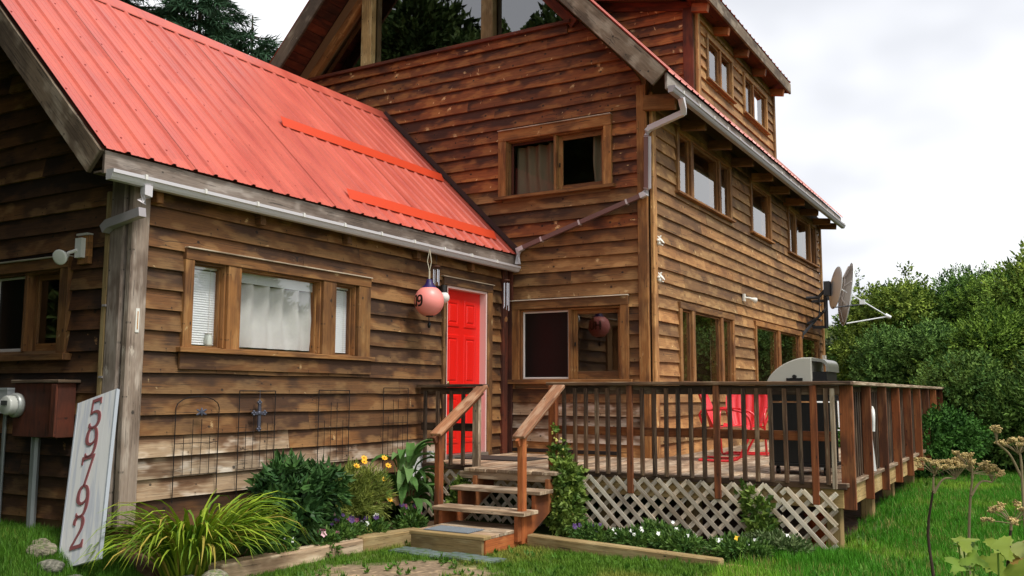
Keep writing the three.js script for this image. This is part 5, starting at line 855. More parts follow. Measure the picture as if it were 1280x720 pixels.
leafy('wild_shrub', 'broad dark shrub below the hedge at the lawn end', -0.2, -17.6, 1.5, 0.95, 2400, 134, { colors: [[0.03, 0.08, 0.015], [0.13, 0.22, 0.04]], size: [0.8, 1.4], low: 0.25 });
leafy('wild_shrub', 'tall shaded shrub at the foot of the hedge trees', 0.7, -18.2, 2.3, 1.2, 2400, 135, { colors: [[0.03, 0.07, 0.013], [0.11, 0.19, 0.035]], size: [0.9, 1.5], low: 0.2 });
leafy('wild_shrub', 'greyish thin shrub seen below the satellite dishes', -5.1, -27.5, 3.2, 0.9, 1300, 136, { colors: [[0.06, 0.085, 0.045], [0.16, 0.19, 0.11]], size: [0.9, 1.5], low: 0.3 });
// trees whose tops show over the wing roof
function conifer(label, x, z, h, rad, seed) {
  const r = mulberry(seed), t = thing('spruce_tree', label, 'tree', [x, G(x, z), z], 'spruces behind the wing roof'); baseOf.delete(t); mesh(t, 'trunk', limb([[0, -0.2, 0], [0.1, h * 0.5, 0], [0, h, 0]], 0.22, 0.02), bark);
  const bt = [], list = [];
  for (let y = h * 0.12; y < h * 0.98; y += 0.34 + 0.2 * r()) { const n = 5 + Math.floor(r() * 2), L = rad * Math.pow(1 - y / h, 0.75) * (0.75 + r() * 0.4) + 0.15, a0 = r() * 6.28; for (let k = 0; k < n; k++) { const a = a0 + k / n * 6.283 + r() * 0.4, dx = Math.cos(a), dz = Math.sin(a), sag = 0.18 + r() * 0.15; bt.push(limb([[0, y, 0], [dx * L * 0.55, y - sag * L * 0.5, dz * L * 0.55], [dx * L, y - sag * L * 0.6, dz * L]], 0.035, 0.008)); const m = Math.ceil(L * 27); for (let i = 0; i < m; i++) { const u = 0.12 + 0.88 * (i + r()) / m, side = (r() - 0.5) * 0.5 * L * (1.1 - u); const p = [dx * L * u - dz * side, y - sag * L * (u < 0.6 ? u : 0.6) - Math.abs(side) * 0.35 - r() * 0.1, dz * L * u + dx * side]; const dir = V(dx + (r() - 0.5), -0.35 + (r() - 0.5) * 0.7, dz + (r() - 0.5)).normalize(), v = 0.7 + r() * 0.6; list.push({ p, q: towards(dir, r() * 6.28), s: 1.1 + r() * 0.9, c: [0.03 * v, 0.075 * v, 0.035 * v] }); } } }
  mesh(t, 'branches', mergeGeometries(bt), bark); instances(t, 'needles', needleG, NEEDLE, list);
}
const needleG = (() => { const out = []; const r = mulberry(5); for (let i = 0; i < 16; i++) { const g = leafGeo(0.16, 0.022, 0.1, 0.1); g.rotateX(0.5 + r() * 0.6); g.rotateY(i * 2.4); g.translate(0, i * 0.02, 0); out.push(g); } return mergeGeometries(out); })();
conifer('tall dark spruce rising behind the wing ridge', -22.0, -15.0, 18, 3.4, 301); conifer('dark spruce with drooping boughs behind the wing ridge', -19.6, -16.4, 14.0, 3.0, 302); conifer('shorter dark spruce tapering beside the tall ones', -18.6, -17.4, 11.9, 2.2, 303);
leafy('broadleaf_tree', 'small green tree showing between the spruces and the main rake', -17.85, -17.3, 10.95, 1.6, 3600, 140, { geo: alderSprigs[0], size: [1.5, 2.4], low: 0.6, lobes: 12 });
// trees behind the viewer: they shade the wing gable and the triangular window mirrors them
[['immense', -24.8, 1.6, 17.5, 3.8], ['towering', -21.0, 1.8, 16.4, 3.6], ['broad', -17.8, 1.2, 15.2, 3.2], ['rounded', -14.9, 1.9, 13.7, 2.9], ['bushy', -12.3, 1.0, 12.7, 2.9], ['low-branched', -9.6, 1.6, 12.0, 2.9], ['shorter', -6.6, 3.8, 11.0, 2.9], ['near', -9.5, -1.9, 8.4, 1.9], ['added_slender', -7.0, -0.7, 7.6, 1.5]].forEach(([w, x, z, h, r], i) => leafy('alder_tree', `${w} leafy alder across the yard from the ${i < 4 ? 'triangular gable window' : 'wing gable'}`, x, z, h, r, 4600, 150 + i, { geo: bigSprig, size: [0.6, 1.2], low: 0.1, lobes: 17, group: 'alders facing the house', colors: [[0.03, 0.06, 0.014], [0.1, 0.15, 0.04]] }));  // last two are unseen alders added to block light from the wing gable

// ---------------------------------------------------------------- flower bed
function blade(l, w, arch, seed) { const r = mulberry(seed), n = 7, pos = []; let x = 0, y = 0, a = 1.45 - r() * 0.25; const P = []; for (let i = 0; i <= n; i++) { const t = i / n, ww = w * (0.55 + 0.9 * t) * (1 - t ** 3) * 0.9; P.push([x, y, ww]); const st = l / n; x += Math.cos(a) * st; y += Math.sin(a) * st; a -= arch / n * (0.5 + t * 1.4); } for (let i = 0; i < n; i++) { const [x0, y0, w0] = P[i], [x1, y1, w1] = P[i + 1]; const A = [x0, y0 + w0 * 0.2, -w0 / 2], B = [x0, y0, 0], C = [x0, y0 + w0 * 0.2, w0 / 2], D = [x1, y1 + w1 * 0.2, -w1 / 2], E_ = [x1, y1, 0], F = [x1, y1 + w1 * 0.2, w1 / 2]; for (const q of [A, B, E_, A, E_, D, B, C, F, B, F, E_]) pos.push(...q); } const g = new THREE.BufferGeometry(); g.setAttribute('position', new THREE.Float32BufferAttribute(pos, 3)); g.setAttribute('uv', new THREE.Float32BufferAttribute(new Float32Array(pos.length / 3 * 2), 2)); g.computeVertexNormals(); return g; }
{
  const t = thing('daylily_clump', 'arching yellow-green daylily clump beside the number board', 'plant', [-6.12, G(-6.12, -5.32), -5.32]); baseOf.delete(t);
  const r = mulberry(61), gs = Array.from({ length: 6 }, (_, i) => blade(0.72 + i * 0.06, 0.028, 1.0 + i * 0.3, 70 + i));
  for (let k = 0; k < 6; k++) { const list = []; for (let i = 0; i < 88; i++) { const a = r() * 6.283; let rx = Math.cos(a), rz = Math.sin(a); if (rx < -0.55) { i--; continue; } const c = r() < 0.12 ? [0.5, 0.4, 0.08] : r() < 0.55 ? [0.34, 0.46, 0.04] : [0.18, 0.32, 0.035], v = 0.8 + r() * 0.4; list.push({ p: [rx * r() * 0.14, -0.02, rz * r() * 0.3], q: new THREE.Quaternion().setFromEuler(e_.set((r() - 0.5) * 0.4, -a, -0.5 * r() + 0.16, 'YXZ')), s: 0.74 + r() * 0.42, c: c.map((x) => x * v) }); } instances(t, 'blades', gs[k], leafM({ roughness: 0.45, transmission: 0.3 }), list); }
}
function bushPlant(name, label, x, z, h, rad, geo, n, colors, seed, size = [0.8, 1.2], m = LEAF) {
  const gy = G(x, z) + 0.04, t = thing(name, label, 'plant', [x, gy, z]); baseOf.delete(t); const r = mulberry(seed), st = []; for (let i = 0; i < 9; i++) { const a = r() * 6.28, k = r() * 0.7; st.push(limb([[0, -0.1, 0], [Math.cos(a) * rad * k * 0.5, h * 0.4, Math.sin(a) * rad * k * 0.5], [Math.cos(a) * rad * k, h * 0.85, Math.sin(a) * rad * k]], 0.007, 0.004)); }
  mesh(t, 'stems', mergeGeometries(st), std(0x4d5a2a, { roughness: 0.8 })); const bl = []; for (let i = 0; i < 7; i++) { const a = i / 7 * 6.28, q = i ? 0.5 : 0; bl.push([Math.cos(a) * rad * q, h * (i % 2 ? 0.42 : 0.62), Math.sin(a) * rad * q, rad * 0.55, h * 0.36]); } crown(t, geo, m, bl, n, size, colors, seed, 0.25, 'leaves'); return t;
}
const peonySprig = sprig(7, 0.105, 0.048, 0.07, 21, 1.2), fineSprig = sprig(8, 0.055, 0.012, 0.07, 22), smallSprig = sprig(8, 0.04, 0.022, 0.05, 23);
bushPlant('peony_bush', 'dark green peony bush with long pointed leaflets under the wing window', -6.16, -6.55, 0.8, 0.4, peonySprig, 560, [[0.03, 0.08, 0.025], [0.09, 0.19, 0.05]], 31, [0.85, 1.3], LEAFGLOSS);
bushPlant('broad_leaf_seedling', 'bright green large-leaved seedling below the peony bush', -5.98, -5.98, 0.3, 0.18, sprig(5, 0.16, 0.09, 0.04, 24, 1.2), 40, [[0.05, 0.13, 0.02], [0.12, 0.24, 0.04]], 35, [0.8, 1.3]);
{
  const t = bushPlant('coreopsis', 'airy yellow-green plant topped with golden yellow flowers', -6.12, -7.35, 0.7, 0.3, fineSprig, 1000, [[0.14, 0.2, 0.03], [0.34, 0.38, 0.08]], 32, [0.8, 1.5]);
  const ym = std(0xf2b410, { roughness: 0.6, side: THREE.DoubleSide }), pet = mergeGeometries(Array.from({ length: 8 }, (_, i) => leafGeo(0.03, 0.018, 0.1, -0.1).rotateX(1.25).rotateY(i * 0.785)));
  for (const [x, y, z] of [[0.08, 0.76, 0.0], [0.02, 0.79, -0.07], [0.1, 0.78, -0.3], [0.12, 0.7, -0.34], [0.16, 0.57, -0.22], [0.2, 0.55, -0.6], [0.18, 0.36, -0.3], [0.05, 0.72, 0.08]]) { const f = new THREE.Group(); f.name = 'flower'; t.add(f); f.position.set(x, y, z); f.rotation.set(0.4, 0, -0.7); f.scale.setScalar(1.35); mesh(f, 'petals', pet, ym); mesh(f, 'centre', new THREE.SphereGeometry(0.009, 8, 6), std(0xb86a08)); mesh(f, 'stem', sweep([[0, 0, 0], [-0.06, -0.2, 0.05]], 0.004, 0.004, true), std(0x5d6a2a)); }
}
{ // plant with long hanging leaves, each one a piece
  const x = -6.1, z = -8.12, t = thing('elecampane', 'plant with long drooping grey-green leaves beside the porch steps', 'plant', [x, G(x, z) + 0.05, z]); baseOf.delete(t); const r = mulberry(44);
  mesh(t, 'stems', mergeGeometries(Array.from({ length: 5 }, (_, i) => limb([[0, -0.1, 0], [0.05 * Math.cos(i * 1.3), 0.35, 0.1 * Math.sin(i * 1.3)], [0.1 * Math.cos(i * 1.3), 0.66 + 0.05 * (i % 2), 0.16 * Math.sin(i * 1.3)]], 0.012, 0.006))), std(0x5a6a34));
  const mk = (l, w, arch) => { const n = 6, pos = []; let px = 0, py = 0, a = 0.9; const P = []; for (let i = 0; i <= n; i++) { const u = i / n; P.push([px, py, w * Math.pow(Math.sin(Math.PI * Math.min(1, 0.1 + u * 0.9)), 0.7)]); px += Math.cos(a) * l / n; py += Math.sin(a) * l / n; a -= arch / n; } for (let i = 0; i < n; i++) { const [x0, y0, w0] = P[i], [x1, y1, w1] = P[i + 1]; const A = [x0, y0 + w0 * 0.18, -w0 / 2], B = [x0, y0, 0], C = [x0, y0 + w0 * 0.18, w0 / 2], D = [x1, y1 + w1 * 0.18, -w1 / 2], F = [x1, y1, 0], H = [x1, y1 + w1 * 0.18, w1 / 2]; for (const q of [A, B, F, A, F, D, B, C, H, B, H, F]) pos.push(...q); } const g = new THREE.BufferGeometry(); g.setAttribute('position', new THREE.Float32BufferAttribute(pos, 3)); g.setAttribute('uv', new THREE.Float32BufferAttribute(new Float32Array(pos.length / 3 * 2), 2)); g.computeVertexNormals(); return g; };
  const shapes = [mk(0.42, 0.1, 2.6), mk(0.48, 0.115, 2.3), mk(0.36, 0.09, 3.0)], mats = [[0.1, 0.22, 0.05], [0.16, 0.28, 0.09], [0.07, 0.16, 0.035]].map((c) => { const m = leafM({ roughness: 0.6, transmission: 0.25 }); m.color.setRGB(...c); return m; });
  for (let i = 0; i < 62; i++) { const a = r() * 6.283, y = 0.18 + r() * 0.54; if (Math.cos(a) < -0.75) continue; const o = mesh(t, 'leaf', shapes[i % 3], mats[Math.floor(r() * 3)]); o.position.set(Math.cos(a) * 0.06, y, Math.sin(a) * 0.14); o.rotation.set((r() - 0.5) * 0.5, -a, (r() - 0.5) * 0.7 + (y > 0.6 ? 0.5 : 0), 'YXZ'); }
}
const petal5 = (rad) => mergeGeometries(Array.from({ length: 5 }, (_, i) => leafGeo(rad, rad * 0.95, 0.1, -0.12).rotateX(1.2).rotateY(i * 1.2566)));
const pansyG = petal5(0.025);
function pansies(label, x, z, rad, h, n, flowers, seed, leafC = [[0.045, 0.12, 0.02], [0.16, 0.28, 0.05]]) {
  const t = thing('pansy_clump', label, 'flowers', [x, G(x, z) + 0.03, z]); baseOf.delete(t); const r = mulberry(seed); crown(t, smallSprig, LEAF, [[0, h * 0.4, 0, rad, h * 0.5, rad * 0.8], [rad * 0.5, h * 0.3, rad * 0.4, rad * 0.6, h * 0.4], [-rad * 0.4, h * 0.3, -rad * 0.5, rad * 0.6, h * 0.4]], n, [0.8, 1.5], leafC, seed, 0.4, 'leaves');
  for (const [c, k] of flowers) { const m = std(c, { roughness: 0.6, side: THREE.DoubleSide }); for (let i = 0; i < k; i++) { const a = r() * 6.28, q = Math.sqrt(r()) * rad * 0.95, o = mesh(t, 'flower', pansyG, m); o.position.set(Math.cos(a) * q, h * (0.86 + r() * 0.4), Math.sin(a) * q); o.rotation.set(0.7 + r() * 0.5, 0.6 + (r() - 0.5), -0.2, 'YXZ'); o.scale.setScalar(0.8 + r() * 0.6); } }
}
const WHT = 0xf4f4f0, PUR = 0x4a2a66, MAR = 0x6a2640, YEL = 0xf2c42a;
pansies('white pansies below the peony bush by the thick timber', -5.97, -6.1, 0.16, 0.16, 220, [[WHT, 11]], 81); pansies('dark purple pansies in front of the airy yellow-green plant', -5.98, -6.95, 0.18, 0.24, 300, [[PUR, 8], [MAR, 9], [0xd8a0a8, 5]], 82);
pansies('white pansies between the airy plant and the platform', -5.93, -7.35, 0.16, 0.2, 260, [[WHT, 6], [PUR, 3]], 83); pansies('purple flowers beside the platform end', -5.86, -7.9, 0.14, 0.24, 240, [[PUR, 10], [MAR, 4]], 84);
pansies('purple pansies at the foot of the climbing vine', -4.05, -8.5, 0.2, 0.14, 280, [[PUR, 9]], 85); pansies('pale white alyssum mound in front of the lattice', -3.62, -8.42, 0.17, 0.15, 300, [[WHT, 9]], 86); pansies('white pansies in the middle of the lattice bed', -3.15, -8.42, 0.24, 0.14, 380, [[WHT, 7]], 87); pansies('white pansies at the grassy end of the lattice bed', -2.55, -8.4, 0.28, 0.12, 380, [[WHT, 4], [YEL, 1]], 88);
pansies('low green groundcover between the pansies and the lattice', -3.4, -8.7, 0.3, 0.18, 300, [[WHT, 1]], 89); pansies('pale fern tufts beside the lattice end', -2.25, -8.65, 0.25, 0.18, 260, [[WHT, 1]], 90, [[0.08, 0.14, 0.04], [0.18, 0.24, 0.09]]);
pansies('trailing green groundcover at the short timber', -5.9, -6.6, 0.16, 0.16, 260, [[MAR, 5], [0xe8b8c0, 4]], 91);
{ // vines
  const vine = (label, pts, n, seed, flower) => { const t = thing('climbing_vine', label, 'vine', [pts[0][0], pts[0][1], pts[0][2]]); baseOf.delete(t); const r = mulberry(seed), L = pts.map((p) => [p[0] - pts[0][0], p[1] - pts[0][1], p[2] - pts[0][2], p[3]]); mesh(t, 'stem', limb(L.map((p) => p.slice(0, 3)), 0.008, 0.003), std(0x55602c)); crown(t, sprig(6, 0.06, 0.045, 0.06, seed), LEAF, L.map((p) => [p[0], p[1], p[2], p[3], p[3] * 1.1, p[3] * 0.8]), n, [0.8, 1.3], [[0.07, 0.15, 0.025], [0.26, 0.36, 0.06]], seed, 0.2, 'leaves'); if (flower) for (let i = 0; i < 22; i++) { const p = L[Math.floor(r() * L.length)]; const o = mesh(t, 'bud', new THREE.SphereGeometry(0.013, 6, 5), std(0xe0d878)); o.position.set(p[0] + (r() - 0.5) * p[3] * 1.8, p[1] + (r() - 0.5) * p[3] * 1.6, p[2] + p[3] * 0.7 * r()); } };
  vine('leafy vine with pale buds climbing the first railing post', [[-4.5, 0.05, -8.75, 0.14], [-4.48, 0.22, -8.75, 0.19], [-4.5, 0.4, -8.78, 0.19], [-4.5, 0.56, -8.82, 0.17], [-4.56, 0.7, -8.86, 0.12], [-4.62, 0.84, -8.9, 0.09], [-4.66, 0.98, -8.92, 0.06], [-4.68, 1.08, -8.92, 0.04]], 620, 93, true);
  vine('thin vine wandering up the long lattice panel', [[-2.4, 0.05, -8.85, 0.15], [-2.44, 0.22, -8.9, 0.12], [-2.5, 0.38, -8.92, 0.1], [-2.55, 0.5, -8.93, 0.07], [-2.66, 0.55, -8.93, 0.05]], 230, 94, false);
  vine('green vine growing behind the left handrail post', [[-5.78, 0.1, -8.6, 0.08], [-5.76, 0.25, -8.62, 0.1], [-5.75, 0.42, -8.66, 0.09], [-5.7, 0.5, -8.7, 0.06]], 130, 95, false);
}
// ---------------------------------------------------------------- rocks
const ROCK = (() => { const N = 256, d = new Uint8Array(N * N * 4), b = new Uint8Array(N * N * 4); for (let j = 0; j < N; j++) for (let i = 0; i < N; i++) { const a = fbm(i / 24, j / 24, 5), f = noise(i / 1.7, j / 1.7), k = (j * N + i) * 4, l = sstep(0.58, 0.66, fbm(i / 40 + 9, j / 40, 4)); const v = 150 + 110 * (a - 0.4) + 40 * (f - 0.5); d[k] = Math.min(255, v * lerp(1.1, 0.95, l)); d[k + 1] = Math.min(255, v * lerp(1.08, 1.06, l)); d[k + 2] = Math.min(255, v * lerp(1.02, 0.8, l)); d[k + 3] = 255; b[k] = b[k + 1] = b[k + 2] = 255 * (0.6 * a + 0.4 * f); b[k + 3] = 255; } return new THREE.MeshStandardMaterial({ map: tex(d, N, N, true), bumpMap: tex(b, N, N, false), bumpScale: 0.012, roughness: 0.95 }); })();
function rock(label, x, z, s, seed, c) { const g = new THREE.IcosahedronGeometry(1, 6), p = g.attributes.position, uv = g.attributes.uv; for (let i = 0; i < p.count; i++) { const v = V(p.getX(i), p.getY(i), p.getZ(i)), k = 0.6 + 0.62 * fbm(v.x * 1.1 + seed, v.y * 1.1 + v.z * 1.3 + seed, 5) + 0.09 * Math.abs(noise(v.x * 3 + seed, v.z * 3 + v.y * 2) - 0.5); uv.setXY(i, v.x * 0.5 + v.y * 0.3 + seed, v.z * 0.5 - v.y * 0.4); p.setXYZ(i, v.x * k * s[0], v.y * k * s[1], v.z * k * s[2]); } g.computeVertexNormals(); const rm_ = ROCK.clone(); rm_.color.set(c); const o = solo('garden_rock', g, rm_, label, 'rock', 'garden rocks by the flower bed'); o.position.set(x, G(x, z) + s[1] * 0.45, z); o.rotation.y = seed; }
[[-6.7, -4.36, 0.085, 0xd2ccb8], [-6.5, -4.3, 0.08, 0xb4b4ac], [-6.3, -4.36, 0.075, 0xa8a8a4], [-6.14, -4.5, 0.085, 0xbcbab0], [-6.84, -4.44, 0.065, 0xd8d0bc], [-6.02, -4.72, 0.07, 0xc4c2b8]].forEach(([x, z, s, c], i) => rock('rounded grey stone at the foot of the number board', x, z, [s * 1.3, s * 0.8, s], 3.3 * i + 1, c));
rock('pale flat stone at the end of the thick timber', -5.72, -5.16, [0.13, 0.09, 0.1], 33, 0xfff8e6); rock('dark stone under the daylily leaves', -5.85, -5.02, [0.1, 0.07, 0.09], 37, 0x9c9ca0); rock('grey brick-like stone beside the platform', -5.72, -7.86, [0.12, 0.07, 0.1], 41, 0xccd0dc);
// ---------------------------------------------------------------- dead umbels and their leaves near the lawn edge
const seedG = mergeGeometries([new THREE.IcosahedronGeometry(0.006, 0), new THREE.IcosahedronGeometry(0.005, 0).translate(0.009, 0.004, 0.004), new THREE.IcosahedronGeometry(0.005, 0).translate(-0.006, 0.003, 0.008)].map(bare));
function umbel(label, base, pts, heads, seed, m) {
  const t = thing('cow_parsnip', label, 'dead plant', base, 'dead umbels at the lawn edge'); baseOf.delete(t); const r = mulberry(seed), loc = (p) => [p[0] - base[0], p[1] - base[1], p[2] - base[2]];
  mesh(t, 'stalk', limb(pts.map(loc), 0.012, 0.006), m);
  for (const [from, to, rad] of heads) {
    const f = loc(from), c = loc(to); const rays = [limb([f, [(f[0] + c[0]) / 2, (f[1] + c[1]) / 2 + 0.01, (f[2] + c[2]) / 2], [c[0], c[1] - 0.06, c[2]]], 0.007, 0.005)], list = [];
    const tilt = [(r() - 0.5) * 1.1, (r() - 0.5) * 0.9];
    for (let i = 0; i < 22; i++) { if (r() < 0.22) continue; const a = i * 2.4 + (r() - 0.5) * 0.6, q = rad * 1.15 * Math.sqrt((i + 0.5) / 22) * (0.7 + r() * 0.55), dx = Math.cos(a) * q, dz = Math.sin(a) * q, e = [c[0] + dx, c[1] + 0.012 - q * q * 1.4 + dx * tilt[0] + dz * tilt[1] + (r() - 0.5) * 0.02, c[2] + dz]; rays.push(sweep([[c[0], c[1] - 0.06, c[2]], [c[0] + dx * 0.6, lerp(c[1] - 0.06, e[1], 0.75), c[2] + dz * 0.6], e], 0.0035, 0.0035, true)); const w = 0.012 + r() * 0.018, n = 5 + r() * 9; for (let k = 0; k < n; k++) { const v = 0.5 + r() * 0.9, g = r(); list.push({ p: [e[0] + (r() - 0.5) * w, e[1] + (r() - 0.3) * 0.016, e[2] + (r() - 0.5) * w], q: towards(V((r() - 0.5), 1, (r() - 0.5)).normalize(), r() * 6), s: 0.55 + r() * 0.6, c: [lerp(0.3, 0.58, g) * v, lerp(0.2, 0.45, g) * v, lerp(0.07, 0.2, g) * v] }); } }
    mesh(t, 'umbel_rays', join(rays), deadStem); instances(t, 'seed_heads', seedG, std(0xffffff, { roughness: 1 }), list);
  }
}
const gy = (x, z) => G(x, z);
umbel('dead cow parsnip with dark bent stalk and wide flat seed head', [-0.6, 0, -5.55], [[-0.6, -0.02, -5.55], [-0.61, 0.5, -5.58], [-0.63, 0.75, -5.6], [-0.59, 0.98, -5.58]], [[[-0.59, 0.97, -5.58], [-0.58, 1.12, -5.59], 0.1], [[-0.59, 0.96, -5.58], [-0.48, 1.1, -5.62], 0.08]], 201, darkStem);
umbel('dead cow parsnip with pale straight stalk and bronze seed head', [-0.44, 0, -5.68], [[-0.44, -0.02, -5.68], [-0.44, 0.6, -5.69], [-0.42, 0.9, -5.67], [-0.4, 1.05, -5.66]], [[[-0.4, 1.04, -5.66], [-0.4, 1.13, -5.66], 0.1], [[-0.41, 0.95, -5.66], [-0.31, 1.08, -5.75], 0.05]], 202, deadStem);
umbel('dead cow parsnip with low seed head among the broad leaves', [-0.22, 0, -4.95], [[-0.22, -0.02, -4.95], [-0.23, 0.6, -4.96], [-0.2, 0.88, -4.95]], [[[-0.2, 0.87, -4.95], [-0.19, 0.96, -4.95], 0.12], [[-0.22, 0.7, -4.96], [-0.08, 0.84, -4.98], 0.06]], 203, darkStem);
umbel('dead cow parsnip leaning out with a high seed head', [-0.1, 0, -5.6], [[-0.1, -0.02, -5.6], [-0.16, 0.8, -5.62], [-0.16, 1.12, -5.64]], [[[-0.16, 1.11, -5.64], [-0.17, 1.24, -5.66], 0.1], [[-0.16, 1.05, -5.64], [-0.27, 1.3, -5.6], 0.012]], 204, deadStem);
{
  const x = -0.28, z = -4.75, t = thing('cow_parsnip_leaves', 'broad lobed yellow-green leaves with brown edges below the dead umbels', 'plant', [x, 0, z]); baseOf.delete(t); const r = mulberry(55);
  const lobe = () => { const s = new THREE.Shape(), k = 34; for (let i = 0; i <= k; i++) { const a = -2.6 + i / k * 5.2, q = 0.12 * (0.76 + 0.24 * Math.cos(a * 3.6)) * (i % 2 ? 1.09 : 0.93) * (1 - 0.18 * Math.abs(a) / 2.5); const p = [Math.sin(a) * q, Math.cos(a) * q + 0.03]; if (i) s.lineTo(...p); else s.moveTo(...p); } s.lineTo(0, -0.04); const g = new THREE.ShapeGeometry(s); const p = g.attributes.position; for (let i = 0; i < p.count; i++) p.setZ(i, -0.9 * p.getX(i) ** 2 * 4 - p.getY(i) ** 2 * 1.3 + 0.012 * Math.sin(p.getX(i) * 60)); g.computeVertexNormals(); return g; };
  const g = lobe(), ms = [[0.26, 0.34, 0.05], [0.2, 0.31, 0.045], [0.38, 0.42, 0.13], [0.32, 0.2, 0.05], [0.15, 0.26, 0.04]].map((c) => { const m = leafM({ roughness: 0.5 }); m.color.setRGB(...c); return m; });
  for (let i = 0; i < 34; i++) { const px = -0.1 + (i % 9) * 0.06 + (r() - 0.5) * 0.06, py = 0.48 + r() * 0.4, pz = -0.25 + r() * 0.45; const o = mesh(t, 'leaf', g, ms[i % 11 === 3 ? 3 : [0, 1, 2, 4, 1][Math.floor(r() * 5)]]); o.position.set(px, py, pz); o.rotation.set(-0.9 + (r() - 0.5) * 0.9, (r() - 0.5) * 2.2, (r() - 0.5) * 1.6, 'YXZ'); o.scale.setScalar(0.45 + r() * 0.45); mesh(t, 'petiole', sweep([[px * 0.3, 0, pz * 0.3], [px * 0.8, py * 0.6, pz * 0.8], [px, py, pz]], 0.008, 0.008, true), ms[4]); }
}
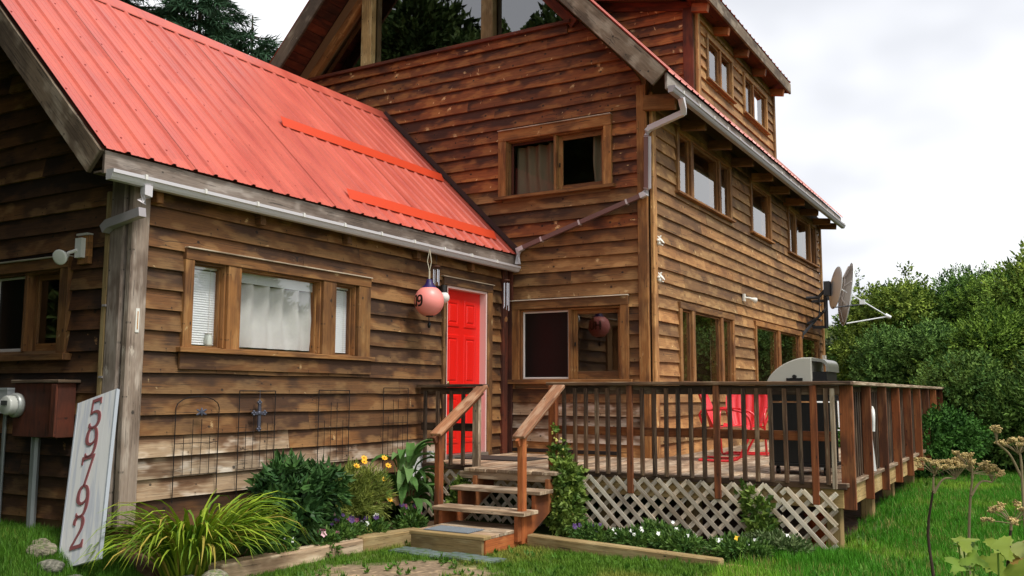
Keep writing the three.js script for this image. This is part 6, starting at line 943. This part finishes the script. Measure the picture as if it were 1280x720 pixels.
// ---------------------------------------------------------------- grass
{
  const tuft = (n, h, w, seed) => { const r = mulberry(seed), out = []; for (let i = 0; i < n; i++) { const hh = h * (0.5 + r() * 0.7), g = new THREE.BufferGeometry(), b = (r() - 0.5) * 0.7, ww = w * (0.7 + r() * 0.5); const P = [[-ww / 2, 0, 0], [ww / 2, 0, 0], [ww * 0.35, hh * 0.55, b * hh * 0.3], [-ww * 0.35, hh * 0.55, b * hh * 0.3], [0, hh, b * hh]]; const pos = []; for (const k of [0, 1, 2, 0, 2, 3, 3, 2, 4]) pos.push(...P[k]); g.setAttribute('position', new THREE.Float32BufferAttribute(pos, 3)); g.setAttribute('uv', new THREE.Float32BufferAttribute(new Float32Array(18), 2)); g.rotateX((r() - 0.5) * 0.7); g.rotateY(r() * 6.28); g.translate((r() - 0.5) * 0.07, 0, (r() - 0.5) * 0.07); g.computeVertexNormals(); out.push(g); } return mergeGeometries(out); };
  const r = mulberry(901), short = [], long = [], mat_ = leafM({ roughness: 0.5, transmission: 0.3 });
  const inBed = (x, z) => (x < -5.68 && x > -6.7 && z < -4.9 && z > -9.2) || (x > -5.5 && x < -4.6 && z < -7.35 && z > -9) || (x < XA + 0.05 && z < ZA + 0.04) || (x > -6.6 && x < -1.6 && z < -8.1 && z > -9.0 && r() < 0.75) || (x > -6.6 && x < -1.9 && z < -8.98) || (x > -5.5 && x < -4.3 && z < -7.02 && z > -7.38) || (x > -4.6 && x < -1.5 && Math.abs(z + 8.0 + (x + 3) * -0.09) < 0.07);
  const put = (arr, x, z, s, c) => { const v = 0.75 + r() * 0.5; arr.push({ p: [x, G(x, z) - 0.006, z], q: new THREE.Quaternion().setFromEuler(e_.set(0, r() * 6.28, 0)), s, c: c.map((k) => k * v) }); };
  for (let i = 0; i < 46000; i++) {                      // short turf in front of the beds
    const x = -9.2 + r() * 8.2, z = -3.2 - r() * 5.4; if (inBed(x, z) || r() < bare_(x, z) * 1.05) continue;
    const dry = fbm(x * 1.3 + 4, z * 1.3, 3), y = sstep(0.42, 0.62, dry), c = [lerp(0.13, 0.3, y), lerp(0.26, 0.33, y), lerp(0.025, 0.06, y)]; put(short, x, z, 0.55 + r() * 0.55, c);
  }
  for (let i = 0; i < 60000; i++) {                      // longer lush grass beside and beyond the deck
    const x = -2.4 + r() * 4.4, z = -6.5 - r() * 13.5; if (inBed(x, z) || (x < -1.5 && z < -8.9 && r() < 0.65)) continue;
    const y = sstep(0.5, 0.7, fbm(x * 0.9 + 20, z * 0.9, 3)), u = r(), c = u < 0.12 ? [0.36, 0.33, 0.1] : [lerp(0.09, 0.25, y), lerp(0.31, 0.46, y), lerp(0.022, 0.04, y)]; put(long, x, z, 0.7 + r() * 0.8, c);
  }
  for (let i = 0; i < 6000; i++) { const x = -9.4 + r() * 3.3, z = -3.4 - r() * 1.6; if (inBed(x, z)) continue; put(long, x, z, 0.6 + r() * 0.6, [0.09, 0.22, 0.022]); }
  for (let i = 0; i < 900; i++) { const x = -2.3 + r() * 0.75, z = -8.9 + r() * 0.6; put(long, x, z, 0.9 + r() * 0.8, [0.09, 0.3, 0.02]); }
  instances(scene, 'lawn_grass', tuft(9, 0.065, 0.006, 5), mat_, short).userData = { kind: 'stuff', label: 'short patchy yellow-green turf in front of the flower beds', category: 'grass' };
  instances(scene, 'long_grass', tuft(9, 0.078, 0.006, 6), mat_, long).userData = { kind: 'stuff', label: 'longer lush green grass beside and beyond the deck', category: 'grass' };
  const hill = []; for (let i = 0; i < 16000; i++) { const x = -12 + r() * 12, z = -28 - r() * 22; put(hill, x, z, 5 + r() * 4, r() < 0.5 ? [0.3, 0.32, 0.09] : [0.2, 0.27, 0.07]); }
  instances(scene, 'hillside_grass', tuft(8, 0.12, 0.009, 7), mat_, hill).userData = { kind: 'stuff', label: 'tall pale yellow-green grass on the hillside behind the house', category: 'grass' };
  // little weeds with round leaves in the worn patch
  const weed = []; for (let i = 0; i < 700; i++) { const x = -6.2 + r() * 3.6, z = -5.4 - r() * 2.6; if (inBed(x, z) || r() > 0.25 + bare_(x, z) * 0.3) continue; const v = 0.8 + r() * 0.5; weed.push({ p: [x, G(x, z) + 0.004, z], q: new THREE.Quaternion().setFromEuler(e_.set(0, r() * 6, 0)), s: 0.5 + r() * 0.7, c: [0.1 * v, 0.22 * v, 0.03 * v] }); }
  for (let i = 0; i < 1500; i++) { const x = -2.2 + r() * 4, z = -7.6 - r() * 9; if (inBed(x, z) || fbm(x * 0.8 + 3, z * 0.8, 3) < 0.5) continue; const v = 0.8 + r() * 0.5; weed.push({ p: [x, G(x, z) + 0.02, z], q: new THREE.Quaternion().setFromEuler(e_.set(0, r() * 6, 0)), s: 0.8 + r() * 0.9, c: [0.13 * v, 0.27 * v, 0.04 * v] }); }
  instances(scene, 'lawn_weeds', sprig(7, 0.05, 0.03, 0.02, 77, 1.3), mat_, weed).userData = { kind: 'stuff', label: 'small round-leaved weeds dotted over the worn turf', category: 'weeds' };
}
renderer.render(scene, camera);
